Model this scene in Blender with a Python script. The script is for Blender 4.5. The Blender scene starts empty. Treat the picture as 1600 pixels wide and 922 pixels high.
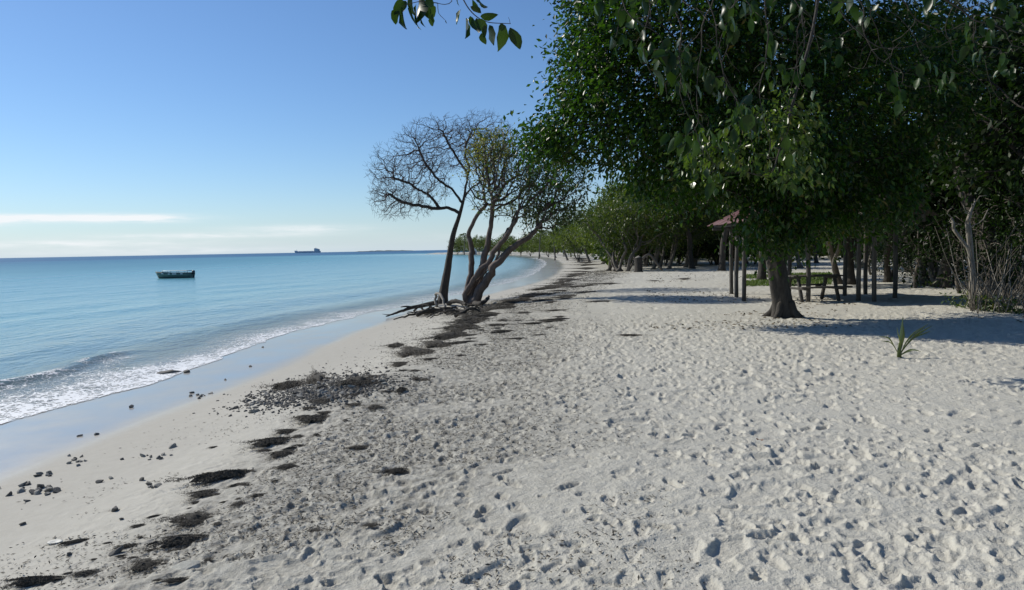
import bpy, bmesh, math, random
import numpy as np
from mathutils import Vector, Matrix

# ------------------------------------------------------------------ camera, sky, sun, exposure
S = bpy.context.scene
C = S.collection
EYE = np.array([0.0, 0.0, 1.7])
F_PX = 1143.0                                   # focal length in pixels of a 1600 wide picture
PITCH, ROLL = math.radians(3.62), math.radians(1.05)
SUN_AZ, SUN_EL = math.radians(-58.0), math.radians(35.0)   # azimuth from +Y, negative = left
_F = np.array([0, math.cos(PITCH), -math.sin(PITCH)])
_R0 = np.array([1.0, 0, 0]); _U0 = np.array([0, math.sin(PITCH), math.cos(PITCH)])
_R = _R0 * math.cos(ROLL) - _U0 * math.sin(ROLL)
_U = _U0 * math.cos(ROLL) + _R0 * math.sin(ROLL)
cam_d = bpy.data.cameras.new('camera'); cam = bpy.data.objects.new('camera', cam_d); C.objects.link(cam)
cam_d.sensor_width = 36.0; cam_d.lens = 36.0 * F_PX / 1600.0
cam_d.clip_start = 0.05; cam_d.clip_end = 60000.0
m = Matrix.Identity(4)
for i in range(3):
    m[i][0], m[i][1], m[i][2], m[i][3] = _R[i], _U[i], -_F[i], EYE[i]
cam.matrix_world = m
S.camera = cam

sun_vec = Vector((math.sin(SUN_AZ) * math.cos(SUN_EL), math.cos(SUN_AZ) * math.cos(SUN_EL), math.sin(SUN_EL)))
sl = bpy.data.lights.new('sun', 'SUN'); sl.energy = 4.3; sl.angle = math.radians(0.53); sl.color = (1.0, 0.95, 0.85)
so = bpy.data.objects.new('sun', sl); C.objects.link(so)
so.rotation_euler = (-sun_vec).to_track_quat('-Z', 'Y').to_euler(); so.location = (-30, 20, 40)

S.view_settings.view_transform = 'Standard'; S.view_settings.look = 'None'
S.view_settings.gamma = 1.0; S.view_settings.exposure = 0.0; S.view_settings.use_curve_mapping = False
S.render.engine = 'CYCLES'
S.cycles.max_bounces = 6; S.cycles.diffuse_bounces = 3; S.cycles.glossy_bounces = 2
S.cycles.transparent_max_bounces = 12; S.cycles.transmission_bounces = 2
S.cycles.caustics_reflective = False; S.cycles.caustics_refractive = False
S.cycles.sample_clamp_indirect = 4.0

def ray(px, py):
    d = _F + _R * (px - 800) / F_PX - _U * (py - 461) / F_PX
    return d
def P(px, py, z):                                # point of a pixel's ray on the level z
    d = ray(px, py); t = (z - EYE[2]) / d[2]
    return EYE + d * t
def PD(px, py, dist):                            # point of a pixel's ray at ground distance `dist` ahead
    d = ray(px, py)
    return EYE + d * (dist / d[1])

# world
W = bpy.data.worlds.new('World'); S.world = W; W.use_nodes = True
nt = W.node_tree; nt.nodes.clear()
def N(tree, typ, **kw):
    n = tree.nodes.new(typ)
    for k, v in kw.items():
        if k.startswith('i_'):
            key = k[2:]
            key = int(key) if key.isdigit() else key.replace('_', ' ')
            n.inputs[key].default_value = v
        else: setattr(n, k, v)
    return n
def math_(tree, op, a, b=None, c=None):
    n = tree.nodes.new('ShaderNodeMath'); n.operation = op
    for i, v in enumerate((a, b, c)):
        if v is None: continue
        if isinstance(v, (int, float)): n.inputs[i].default_value = v
        else: tree.links.new(v, n.inputs[i])
    return n.outputs[0]
sky = N(nt, 'ShaderNodeTexSky', sky_type='NISHITA', sun_disc=False, sun_elevation=SUN_EL, sun_rotation=SUN_AZ,
        altitude=0.0, air_density=1.0, dust_density=0.15, ozone_density=3.5)
tc = N(nt, 'ShaderNodeTexCoord'); sp = N(nt, 'ShaderNodeSeparateXYZ'); nt.links.new(tc.outputs['Generated'], sp.inputs[0])
el = math_(nt, 'ARCSINE', sp.outputs['Z']); az = math_(nt, 'ARCTAN2', sp.outputs['X'], sp.outputs['Y'])
cv = N(nt, 'ShaderNodeCombineXYZ')
nt.links.new(math_(nt, 'MULTIPLY', az, 16.0), cv.inputs[0]); nt.links.new(math_(nt, 'MULTIPLY', el, 130.0), cv.inputs[1])
cn = N(nt, 'ShaderNodeTexNoise', i_Scale=1.0, i_Detail=6.0, i_Roughness=0.6); nt.links.new(cv.outputs[0], cn.inputs['Vector'])
noise = cn.outputs['Fac']
def ang(px, py):
    d = ray(px, py); d = d / np.linalg.norm(d)
    return math.atan2(d[0], d[1]), math.asin(d[2])
def blob(px, py, wpx, hpx, k):
    a0, e0 = ang(px, py)
    da = math_(nt, 'DIVIDE', math_(nt, 'SUBTRACT', az, a0), wpx / F_PX * 0.75)
    de = math_(nt, 'DIVIDE', math_(nt, 'SUBTRACT', el, e0), hpx / F_PX * 0.8)
    q = math_(nt, 'ADD', math_(nt, 'MULTIPLY', da, da), math_(nt, 'MULTIPLY', de, de))
    return math_(nt, 'MULTIPLY', math_(nt, 'EXPONENT', math_(nt, 'MULTIPLY', q, -1.0)), k)
tot = None
for args in ((25, 341, 66, 5, 1.9), (200, 341, 90, 6, 1.6), (-120, 346, 90, 7, 1.6), (470, 357, 110, 6, .6), (90, 381, 220, 6, .55), (330, 368, 190, 5, .55), (250, 392, 260, 7, .35),
             (1000, 365, 300, 8, .5), (-500, 350, 200, 10, .9), (-900, 340, 160, 9, .9)):
    b = blob(*args); tot = b if tot is None else math_(nt, 'ADD', tot, b)
low = math_(nt, 'MULTIPLY', math_(nt, 'EXPONENT', math_(nt, 'MULTIPLY', math_(nt, 'ABSOLUTE', el), -24.0)), 0.80)   # low haze bank all round
mask = math_(nt, 'MULTIPLY', tot, math_(nt, 'ADD', math_(nt, 'MULTIPLY', noise, 4.0), -1.05))
mask_n = nt.nodes.new('ShaderNodeClamp'); nt.links.new(mask, mask_n.inputs[0]); mask_n.inputs['Max'].default_value = 0.93
mx = N(nt, 'ShaderNodeMix', data_type='RGBA'); mx.inputs['B'].default_value = (9.8, 10.1, 10.4, 1)
nt.links.new(mask_n.outputs[0], mx.inputs['Factor']); 
hz = N(nt, 'ShaderNodeMix', data_type='RGBA'); hz.inputs['B'].default_value = (6.3, 7.5, 8.7, 1)
tint = N(nt, 'ShaderNodeMix', data_type='RGBA', blend_type='MULTIPLY'); tint.inputs['Factor'].default_value = 1.0; tint.inputs['B'].default_value = (.79, .955, 1.14, 1)   # white balance of the photograph
nt.links.new(sky.outputs[0], tint.inputs['A']); nt.links.new(tint.outputs['Result'], hz.inputs['A']); nt.links.new(low, hz.inputs['Factor']); nt.links.new(hz.outputs['Result'], mx.inputs['A'])
bg = N(nt, 'ShaderNodeBackground', i_Strength=0.094); nt.links.new(mx.outputs['Result'], bg.inputs['Color'])
wo = N(nt, 'ShaderNodeOutputWorld'); nt.links.new(bg.outputs[0], wo.inputs['Surface'])

# ------------------------------------------------------------------ helpers
rng = np.random.default_rng(7)
random.seed(7)
def tag(o, label=None, cat=None, group=None, kind=None):
    if label: o['label'] = label
    if cat: o['category'] = cat
    if group: o['group'] = group
    if kind: o['kind'] = kind
    return o
def mesh_np(name, V, faces, mat=None, smooth=True, attrs=None):
    """faces: list of (n,k) int arrays"""
    me = bpy.data.meshes.new(name)
    V = np.asarray(V, dtype=np.float32)
    faces = [np.asarray(f, dtype=np.int32) for f in faces if len(f)]
    nl = sum(f.size for f in faces); nf = sum(len(f) for f in faces)
    me.vertices.add(len(V)); me.vertices.foreach_set('co', V.ravel())
    me.loops.add(nl); me.polygons.add(nf)
    me.loops.foreach_set('vertex_index', np.concatenate([f.ravel() for f in faces]))
    tots = np.concatenate([np.full(len(f), f.shape[1], dtype=np.int32) for f in faces])
    starts = np.concatenate([[0], np.cumsum(tots)[:-1]]).astype(np.int32)
    me.polygons.foreach_set('loop_start', starts); me.polygons.foreach_set('loop_total', tots)
    if smooth: me.polygons.foreach_set('use_smooth', np.ones(nf, dtype=bool))
    if attrs:
        for k, v in attrs.items():
            a = me.attributes.new(k, 'FLOAT', 'POINT'); a.data.foreach_set('value', np.asarray(v, dtype=np.float32))
    me.update(calc_edges=True)
    if mat: me.materials.append(mat)
    return me
def link(name, data, parent=None, loc=None):
    o = bpy.data.objects.new(name, data); C.objects.link(o)
    if parent: o.parent = parent
    if loc is not None: o.location = tuple(float(v) for v in loc)
    return o
def empty(name, loc, label=None, cat=None, group=None, rz=0.0, scale=1.0):
    o = link(name, None, None, loc); o.rotation_euler = (0, 0, rz); o.scale = (scale,) * 3
    o.empty_display_size = 0.1
    return tag(o, label, cat, group)

_tab = np.random.default_rng(99).random((512, 512))
def vnoise(x, y, scale, seed=0):
    x = np.asarray(x) / scale + seed * 37.13; y = np.asarray(y) / scale + seed * 91.7
    xi = np.floor(x).astype(np.int64); yi = np.floor(y).astype(np.int64)
    fx = x - xi; fy = y - yi
    fx = fx * fx * (3 - 2 * fx); fy = fy * fy * (3 - 2 * fy)
    a = _tab[xi & 511, yi & 511]; b = _tab[(xi + 1) & 511, yi & 511]
    c = _tab[xi & 511, (yi + 1) & 511]; d = _tab[(xi + 1) & 511, (yi + 1) & 511]
    return (a * (1 - fx) + b * fx) * (1 - fy) + (c * (1 - fx) + d * fx) * fy
def fbm(x, y, scale, octs=3, seed=0):
    t = 0; a = 1.0; n = 0
    for o in range(octs):
        t = t + a * (vnoise(x, y, scale / 2 ** o, seed + o) - .5); n += a; a *= .5
    return t / n
def sstep(a, b, x):
    t = np.clip((np.asarray(x) - a) / (b - a), 0, 1); return t * t * (3 - 2 * t)

# ------------------------------------------------------------------ materials
def new_mat(name):
    mt = bpy.data.materials.new(name); mt.use_nodes = True
    t = mt.node_tree; b = t.nodes['Principled BSDF']
    return mt, t, b
def ramp(t, fac, stops):
    r = t.nodes.new('ShaderNodeValToRGB'); e = r.color_ramp.elements
    while len(e) < len(stops): e.new(0.5)
    for i, (p, c) in enumerate(stops):
        e[i].position = p; e[i].color = (*c, 1)
    t.links.new(fac, r.inputs[0]); return r.outputs[0]
def noise_(t, scale, detail=3, rough=.55, vec=None):
    n = N(t, 'ShaderNodeTexNoise', i_Scale=scale, i_Detail=detail, i_Roughness=rough)
    if vec is not None: t.links.new(vec, n.inputs['Vector'])
    return n.outputs['Fac']
def obj_co(t): return N(t, 'ShaderNodeTexCoord').outputs['Object']
def mixc(t, fac, a, b, mode='MIX'):
    n = N(t, 'ShaderNodeMix', data_type='RGBA', blend_type=mode)
    for k, v in (('Factor', fac), ('A', a), ('B', b)):
        if isinstance(v, (int, float)): n.inputs[k].default_value = v
        elif isinstance(v, tuple): n.inputs[k].default_value = (*v, 1)
        else: t.links.new(v, n.inputs[k])
    return n.outputs['Result']
def bump_(t, b, h, strength, dist):
    n = N(t, 'ShaderNodeBump', i_Strength=strength, i_Distance=dist)
    t.links.new(h, n.inputs['Height']); t.links.new(n.outputs[0], b.inputs['Normal']); return n
def attr_(t, name): return N(t, 'ShaderNodeAttribute', attribute_name=name).outputs['Fac']

def simple_mat(name, c1, c2, scale=6.0, rough=.8, bump=0.0, bdist=.01, detail=5, stretch=None):
    mt, t, b = new_mat(name)
    co = obj_co(t)
    if stretch:
        mp = N(t, 'ShaderNodeMapping'); mp.inputs['Scale'].default_value = stretch; t.links.new(co, mp.inputs['Vector']); co = mp.outputs[0]
    n = noise_(t, scale, detail, .6, co)
    t.links.new(ramp(t, n, [(.3, c1), (.7, c2)]), b.inputs['Base Color'])
    b.inputs['Roughness'].default_value = rough
    if bump: bump_(t, b, n, bump, bdist)
    return mt

def sand_material():
    mt, t, b = new_mat('coral_sand')
    co = obj_co(t)
    big = noise_(t, .35, 4, .6, co); mid = noise_(t, 7.0, 5, .65, co); fine = noise_(t, 160.0, 3, .7, co)
    col = ramp(t, mid, [(.25, (.50, .478, .405)), (.75, (.625, .60, .52))])
    col = mixc(t, math_(t, 'MULTIPLY', big, .25), col, (.52, .485, .40))
    speck = N(t, 'ShaderNodeMapRange', i_From_Min=.60, i_From_Max=.72); t.links.new(fine, speck.inputs['Value'])
    col = mixc(t, math_(t, 'MULTIPLY', speck.outputs[0], .35), col, (.25, .23, .19))
    # organic stain along the wrack line
    weed = attr_(t, 'weed')
    wn = noise_(t, 9.0, 6, .7, co)
    wf = N(t, 'ShaderNodeMapRange', i_From_Min=.42, i_From_Max=.62); t.links.new(wn, wf.inputs['Value'])
    col = mixc(t, math_(t, 'MULTIPLY', weed, math_(t, 'ADD', math_(t, 'MULTIPLY', wf.outputs[0], .62), .16)), col, (.17, .158, .132))
    wet = attr_(t, 'wet')
    col = mixc(t, math_(t, 'MULTIPLY', attr_(t, 'damp'), .60), col, (.36, .335, .285))
    wp = N(t, 'ShaderNodeMapRange', i_From_Min=.35, i_From_Max=.7, i_To_Min=.62, i_To_Max=.95); t.links.new(noise_(t, 1.1, 4, .6, co), wp.inputs['Value'])
    wet = math_(t, 'MULTIPLY', wet, wp.outputs[0])
    col = mixc(t, math_(t, 'MULTIPLY', wet, .8), col, (.32, .297, .255))
    t.links.new(col, b.inputs['Base Color'])
    rg = N(t, 'ShaderNodeMapRange', i_To_Min=.92, i_To_Max=.30); t.links.new(wet, rg.inputs['Value'])
    t.links.new(rg.outputs[0], b.inputs['Roughness'])
    t.links.new(math_(t, 'MULTIPLY', wet, .8), b.inputs['Coat Weight']); b.inputs['Coat Roughness'].default_value = .10; b.inputs['Coat IOR'].default_value = 1.33
    hh = math_(t, 'ADD', math_(t, 'ADD', noise_(t, 48.0, 4, .7, co), math_(t, 'MULTIPLY', noise_(t, 17.0, 3, .6, co), 1.5)), math_(t, 'MULTIPLY', fine, .3))
    bn = N(t, 'ShaderNodeBump', i_Distance=.03)
    dry = math_(t, 'SUBTRACT', 1.0, wet)
    t.links.new(math_(t, 'MULTIPLY', dry, math_(t, 'ADD', math_(t, 'MULTIPLY', attr_(t, 'tread'), .5), .12)), bn.inputs['Strength'])
    t.links.new(hh, bn.inputs['Height']); t.links.new(bn.outputs[0], b.inputs['Normal'])
    return mt

def sea_material():
    mt, t, b = new_mat('sea_water')
    co = obj_co(t)
    dep = attr_(t, 'offshore')      # metres from the waterline
    pat = noise_(t, .02, 4, .6, co)
    d2 = math_(t, 'MULTIPLY', dep, math_(t, 'ADD', math_(t, 'MULTIPLY', pat, .9), .55))
    mr = N(t, 'ShaderNodeMapRange', i_From_Min=0.0, i_From_Max=260.0); t.links.new(d2, mr.inputs['Value'])
    sq = math_(t, 'POWER', mr.outputs[0], .45)
    col = ramp(t, sq, [(0.0, (.30, .31, .27)), (.14, (.20, .30, .29)), (.26, (.135, .335, .355)), (.55, (.095, .295, .345)), (.85, (.045, .18, .275)), (1.0, (.022, .098, .205))])
    t.links.new(col, b.inputs['Base Color'])
    b.inputs['IOR'].default_value = 1.33
    fr = N(t, 'ShaderNodeMapRange', i_From_Min=2.0, i_From_Max=160.0, i_To_Min=.5, i_To_Max=.16); t.links.new(dep, fr.inputs['Value']); t.links.new(fr.outputs[0], b.inputs['Specular IOR Level'])   # wave slopes hide the grazing mirror
    rr = N(t, 'ShaderNodeMapRange', i_From_Min=2.0, i_From_Max=90.0, i_To_Min=.14, i_To_Max=.34); t.links.new(dep, rr.inputs['Value']); t.links.new(rr.outputs[0], b.inputs['Roughness'])
    mp = N(t, 'ShaderNodeMapping'); mp.inputs['Rotation'].default_value = (0, 0, math.radians(-14)); mp.inputs['Scale'].default_value = (1.0, .45, 1.0)
    t.links.new(co, mp.inputs['Vector'])
    w1 = noise_(t, 3.2, 4, .6, mp.outputs[0]); w2 = noise_(t, .55, 4, .6, mp.outputs[0]); w3 = noise_(t, .06, 3, .6, mp.outputs[0])
    h = math_(t, 'ADD', math_(t, 'ADD', math_(t, 'MULTIPLY', w1, .10), math_(t, 'MULTIPLY', w2, .34)), math_(t, 'MULTIPLY', w3, .8))
    bn = N(t, 'ShaderNodeBump', i_Strength=.75, i_Distance=.7); t.links.new(h, bn.inputs['Height']); t.links.new(bn.outputs[0], b.inputs['Normal'])
    tr = N(t, 'ShaderNodeBsdfTransparent')
    mxs = N(t, 'ShaderNodeMixShader'); ms = N(t, 'ShaderNodeMapRange', i_From_Min=-.2, i_From_Max=4.0, i_To_Min=.35, i_To_Max=1.0)
    t.links.new(dep, ms.inputs['Value'])
    t.links.new(ms.outputs[0], mxs.inputs[0]); t.links.new(tr.outputs[0], mxs.inputs[1]); t.links.new(b.outputs[0], mxs.inputs[2])
    t.links.new(mxs.outputs[0], t.nodes['Material Output'].inputs['Surface'])
    return mt

def foam_material():
    mt, t, b = new_mat('sea_foam')
    co = obj_co(t); den = attr_(t, 'foam_cover')
    wv = N(t, 'ShaderNodeMix', data_type='VECTOR'); wv.inputs['Factor'].default_value = .16
    nz = N(t, 'ShaderNodeTexNoise', i_Scale=3.0, i_Detail=4.0); t.links.new(co, nz.inputs['Vector'])
    t.links.new(co, wv.inputs['A']); t.links.new(nz.outputs['Color'], wv.inputs['B'])
    v1 = N(t, 'ShaderNodeTexVoronoi', feature='DISTANCE_TO_EDGE', i_Scale=7.5); t.links.new(wv.outputs['Result'], v1.inputs['Vector'])
    v2 = N(t, 'ShaderNodeTexVoronoi', feature='DISTANCE_TO_EDGE', i_Scale=19.0); t.links.new(wv.outputs['Result'], v2.inputs['Vector'])
    lace = math_(t, 'MINIMUM', v1.outputs['Distance'], math_(t, 'MULTIPLY', v2.outputs['Distance'], 1.6))
    th = math_(t, 'MULTIPLY', den, math_(t, 'ADD', math_(t, 'MULTIPLY', noise_(t, 1.3, 4, .6, co), .72), -.19))
    a = N(t, 'ShaderNodeMapRange', i_From_Min=-.02, i_From_Max=.025); t.links.new(math_(t, 'SUBTRACT', th, lace), a.inputs['Value'])
    b.inputs['Base Color'].default_value = (.82, .83, .83, 1); b.inputs['Roughness'].default_value = .6
    t.links.new(a.outputs[0], b.inputs['Alpha'])
    bump_(t, b, noise_(t, 30, 3, .6, co), .6, .02)
    return mt

def leaf_material(name, cols, rough=.38, trans=.28, tcol=(.16, .30, .03), spec=.5):
    mt, t, b = new_mat(name)
    g = N(t, 'ShaderNodeNewGeometry')
    oi = N(t, 'ShaderNodeObjectInfo')
    r = math_(t, 'FRACT', math_(t, 'ADD', g.outputs['Random Per Island'], oi.outputs['Random']))
    c = ramp(t, r, cols)
    t.links.new(c, b.inputs['Base Color'])
    b.inputs['Roughness'].default_value = rough; b.inputs['Specular IOR Level'].default_value = spec
    tl = N(t, 'ShaderNodeBsdfTranslucent')
    t.links.new(mixc(t, .65, c, tcol), tl.inputs['Color'])
    ms = N(t, 'ShaderNodeMixShader', i_0=trans)
    t.links.new(b.outputs[0], ms.inputs[1]); t.links.new(tl.outputs[0], ms.inputs[2])
    t.links.new(ms.outputs[0], t.nodes['Material Output'].inputs['Surface'])
    return mt

def bark_material(name, c1, c2, scale=14.0, bump=.7):
    mt, t, b = new_mat(name)
    co = obj_co(t)
    mp = N(t, 'ShaderNodeMapping'); mp.inputs['Scale'].default_value = (1, 1, .28); t.links.new(co, mp.inputs['Vector'])
    n = noise_(t, scale, 6, .65, mp.outputs[0]); n2 = noise_(t, 1.6, 3, .5, co)
    c = ramp(t, n, [(.30, c1), (.68, c2)])
    c = mixc(t, math_(t, 'MULTIPLY', n2, .35), c, tuple(x * 1.5 for x in c2))
    t.links.new(c, b.inputs['Base Color']); b.inputs['Roughness'].default_value = .9
    bump_(t, b, n, bump, .03)
    return mt

M = {}
M['sand'] = sand_material(); M['sea'] = sea_material(); M['foam'] = foam_material()
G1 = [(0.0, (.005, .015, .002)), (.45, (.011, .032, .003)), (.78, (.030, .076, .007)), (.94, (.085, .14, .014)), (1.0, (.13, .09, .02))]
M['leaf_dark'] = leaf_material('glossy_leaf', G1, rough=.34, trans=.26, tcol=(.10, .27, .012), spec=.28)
M['leaf_shade'] = leaf_material('shade_darkened_leaf', [(0, (.004, .011, .002)), (.6, (.009, .024, .003)), (.95, (.022, .048, .006)), (1, (.05, .05, .012))], rough=.45, trans=.15, tcol=(.06, .15, .01), spec=.2)  # leaf colour darkened to stand in for deep shade
M['leaf_near'] = leaf_material('near_leaf', [(0, (.008, .022, .004)), (.6, (.015, .038, .006)), (1, (.032, .06, .010))], rough=.38, trans=.16, tcol=(.10, .22, .015), spec=.28)
M['leaf_mid'] = leaf_material('wood_leaf', [(0, (.014, .032, .006)), (.5, (.032, .062, .009)), (.9, (.066, .100, .013)), (1, (.12, .10, .02))], rough=.45, trans=.26, tcol=(.18, .28, .018), spec=.3)
M['leaf_far'] = leaf_material('beach_wood_leaf', [(0, (.022, .044, .009)), (.5, (.055, .092, .014)), (1, (.11, .145, .02))], rough=.5, trans=.28, tcol=(.24, .33, .025), spec=.3)
M['leaf_yellow'] = leaf_material('yellowing_leaf', [(0, (.10, .13, .02)), (.6, (.17, .19, .03)), (1, (.24, .20, .05))], rough=.45, trans=.35, tcol=(.4, .42, .04))
M['leaf_sparse'] = leaf_material('sparse_leaf', [(0, (.022, .050, .014)), (.6, (.045, .080, .020)), (.85, (.10, .12, .03)), (1, (.17, .15, .04))], rough=.4, trans=.25)
M['bark'] = bark_material('dark_bark', (.012, .010, .008), (.062, .053, .043), 18, 1.0)
M['bark_grey'] = bark_material('grey_bark', (.055, .046, .038), (.17, .148, .122))
M['bark_red'] = bark_material('weathered_bark', (.050, .036, .030), (.16, .125, .105))
M['bark_pale'] = bark_material('pale_dead_wood', (.12, .105, .085), (.30, .275, .235), 20, .6)
M['twig'] = simple_mat('twig_bark', (.055, .042, .040), (.13, .105, .10), 20, .9)
M['stick'] = simple_mat('dry_stick', (.06, .052, .041), (.16, .14, .112), 30, .9)
M['post'] = simple_mat('weathered_post', (.05, .044, .038), (.13, .118, .10), 12, .85, .4, .01, stretch=(1, 1, .15))
M['stone'] = simple_mat('coral_stone', (.20, .19, .165), (.44, .42, .37), 18, .9, .6, .01)
M['stone_dark'] = simple_mat('dark_stone', (.075, .07, .062), (.22, .205, .18), 18, .85, .6, .01)
M['stone_pale'] = simple_mat('pale_stone', (.42, .40, .33), (.58, .56, .48), 12, .85, .4, .01)
M['weed'] = simple_mat('dry_seaweed', (.034, .030, .023), (.115, .10, .077), 25, .85)
M['weed_bed'] = simple_mat('matted_seaweed', (.026, .023, .018), (.085, .075, .058), 40, .95, .8, .02)

# ------------------------------------------------------------------ the lie of the land
SEA_Z = -0.75
_shore_px = [(0, 655), (100, 628), (200, 601), (280, 577), (340, 552), (430, 523), (540, 495), (600, 484), (660, 470), (720, 458), (770, 447),
             (810, 437), (838, 425), (850, 416), (851, 408), (838, 402.6), (800, 399.3), (740, 397.8), (665, 397.4)]
_sh = [(-14.0, -300.0), (-9.6, -30.0), (-8.6, 0.0)] + [tuple(P(px, py, SEA_Z)[:2]) for px, py in _shore_px]
_tx, _ty = _sh[-1]
_sh += [(_tx - 10, _ty + 14), (_tx + 12, _ty + 45), (60, 560), (420, 820), (3000, 1500)]
SHORE = np.array(_sh)
for _ in range(2):                               # round the corners
    q = SHORE[:-1] * .75 + SHORE[1:] * .25; r_ = SHORE[:-1] * .25 + SHORE[1:] * .75
    SHORE = np.vstack([SHORE[:1], np.stack([q, r_], 1).reshape(-1, 2), SHORE[-1:]])
POLY = np.vstack([SHORE, [(3000, -300)]])
def sdist_exact(x, y):
    """signed distance to the waterline: + on land"""
    x = np.atleast_1d(np.asarray(x, dtype=np.float64)); y = np.atleast_1d(np.asarray(y, dtype=np.float64))
    shp = x.shape; x = x.ravel(); y = y.ravel()
    best = np.full(x.shape, 1e18)
    for (ax, ay), (bx, by) in zip(SHORE[:-1], SHORE[1:]):
        dx, dy = bx - ax, by - ay
        t = np.clip(((x - ax) * dx + (y - ay) * dy) / (dx * dx + dy * dy), 0, 1)
        np.minimum(best, (x - ax - t * dx) ** 2 + (y - ay - t * dy) ** 2, out=best)
    inside = np.zeros(x.shape, dtype=bool)
    n = len(POLY)
    for i in range(n):
        (ax, ay), (bx, by) = POLY[i], POLY[(i + 1) % n]
        if ay == by: continue
        c = ((ay > y) != (by > y)) & (x < (bx - ax) * (y - ay) / (by - ay) + ax)
        inside ^= c
    return (np.where(inside, 1, -1) * np.sqrt(best)).reshape(shp)
_SX0, _SY0, _SC, _SN = -45.0, -12.0, .3, (400, 420)
_gx, _gy = np.meshgrid(_SX0 + np.arange(_SN[0]) * _SC, _SY0 + np.arange(_SN[1]) * _SC)
_SD = sdist_exact(_gx, _gy)
def sdist(x, y):
    x = np.atleast_1d(np.asarray(x, dtype=np.float64)); y = np.atleast_1d(np.asarray(y, dtype=np.float64))
    fx = (x - _SX0) / _SC; fy = (y - _SY0) / _SC
    ok = (fx > 0) & (fx < _SN[0] - 1.01) & (fy > 0) & (fy < _SN[1] - 1.01)
    out = np.empty(x.shape)
    a = fx[ok]; b = fy[ok]; i = a.astype(int); j = b.astype(int); a = a - i; b = b - j
    out[ok] = (_SD[j, i] * (1 - a) + _SD[j, i + 1] * a) * (1 - b) + (_SD[j + 1, i] * (1 - a) + _SD[j + 1, i + 1] * a) * b
    if not ok.all(): out[~ok] = sdist_exact(x[~ok], y[~ok])
    return out
_ps = [-4000, -400, -60, -20, -5, 0, 2.6, 4.5, 6.2, 9.0, 30, 80, 400, 4000]
_pz = [-30, -8, -3.0, -1.7, -1.0, -.75, -.625, -.43, -.20, 0.0, .12, .3, 1.6, 3.0]
def base_z(x, y, s):
    z = np.interp(s, _ps, _pz)
    dry = sstep(4, 8, s)
    z = z + dry * (.10 * fbm(x, y, 4.5, 2, 3) + .03 * fbm(x, y, 1.3, 2, 5))
    z = z + .03 * fbm(x, y, 3.0, 2, 8) * sstep(.5, 3, s)
    q = ((x + 2.55) / 1.15) ** 2 + ((y - 10.3) / 1.35) ** 2               # mound of rubble
    z = z + .13 * np.exp(-q)
    q2 = ((x + 2.2) / 1.3) ** 2 + ((y - 27.0) / 1.4) ** 2                 # hump under the two lone trees
    z = z + .22 * np.exp(-q2)
    return z

# trampled sand: height rasters of overlapping foot prints
def print_raster(x0, x1, y0, y1, cell, n, seed, smin=1.0):
    r = np.random.default_rng(seed)
    nx, ny = int((x1 - x0) / cell), int((y1 - y0) / cell)
    gx = x0 + (np.arange(nx) + .5) * cell; gy = y0 + (np.arange(ny) + .5) * cell
    XX, YY = np.meshgrid(gx, gy)
    H = .020 * fbm(XX, YY, .55, 3, seed) + .016 * fbm(XX, YY, .16, 3, seed + 9)
    dens = vnoise(XX[::8, ::8], YY[::8, ::8], 2.2, seed + 3)
    for k in range(n):
        cx = r.uniform(x0, x1); cy = r.uniform(y0, y1)
        if dens[min(int((cy - y0) / cell / 8), dens.shape[0] - 1), min(int((cx - x0) / cell / 8), dens.shape[1] - 1)] < r.uniform(.0, .60): continue
        kind = r.random()
        if kind < .30: L = r.uniform(.085, .135); Wd = r.uniform(.036, .056); dp = r.uniform(.008, .021)    # a foot
        elif kind < .965: L = r.uniform(.024, .06); Wd = L * r.uniform(.6, .95); dp = L * r.uniform(.16, .38)    # a heel or toe
        else: L = r.uniform(.13, .22); Wd = L * r.uniform(.5, .8); dp = r.uniform(.010, .020)              # a scuff
        if r.random() < .07: dp *= 1.6
        L *= smin; Wd *= smin; dp *= smin
        an = r.normal(math.pi / 2, .75); ca, sa = math.cos(an), math.sin(an)
        R = L * 1.5
        i0, i1 = max(0, int((cx - R - x0) / cell)), min(nx, int((cx + R - x0) / cell) + 1)
        j0, j1 = max(0, int((cy - R - y0) / cell)), min(ny, int((cy + R - y0) / cell) + 1)
        if i1 - i0 < 2 or j1 - j0 < 2: continue
        dx = (gx[i0:i1] - cx)[None]; dy = (gy[j0:j1] - cy)[:, None]
        u = (dx * ca + dy * sa) / L; v = (-dx * sa + dy * ca) / Wd
        e1, e2, e3 = r.random(3); sg = 1 if e1 < .5 else -1
        v = v * (1 + .22 * np.cos(u * 3.0 + 6 * e2))                       # waist of the sole
        q = np.sqrt(u * u + v * v) + .10 * np.sin(5 * u + 9 * e3) * np.cos(4 * v + 7 * e2)
        w = np.minimum(np.maximum((1.0 - q) * 3.8, 0), 1); w = w * w * (3 - 2 * w)
        pit = -dp * w * (1 + .35 * sg * u)
        rim = dp * .42 * np.exp(-((q - 1.12) * 5.9) ** 2) * (1 - .4 * sg * u)
        mflat = w
        h = H[j0:j1, i0:i1]
        H[j0:j1, i0:i1] = h * (1 - .7 * mflat) + pit + rim
    H += (.011 * fbm(XX, YY, .075, 2, seed + 17) * sstep(.25, .7, vnoise(XX, YY, .7, seed + 19))) * smin
    return (x0, y0, cell, H)
RA = print_raster(-8, 15, 1.2, 18.5, .014, 38000, 11)
RB = print_raster(-12, 52, 14, 75, .05, 46000, 12, 1.35)
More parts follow.
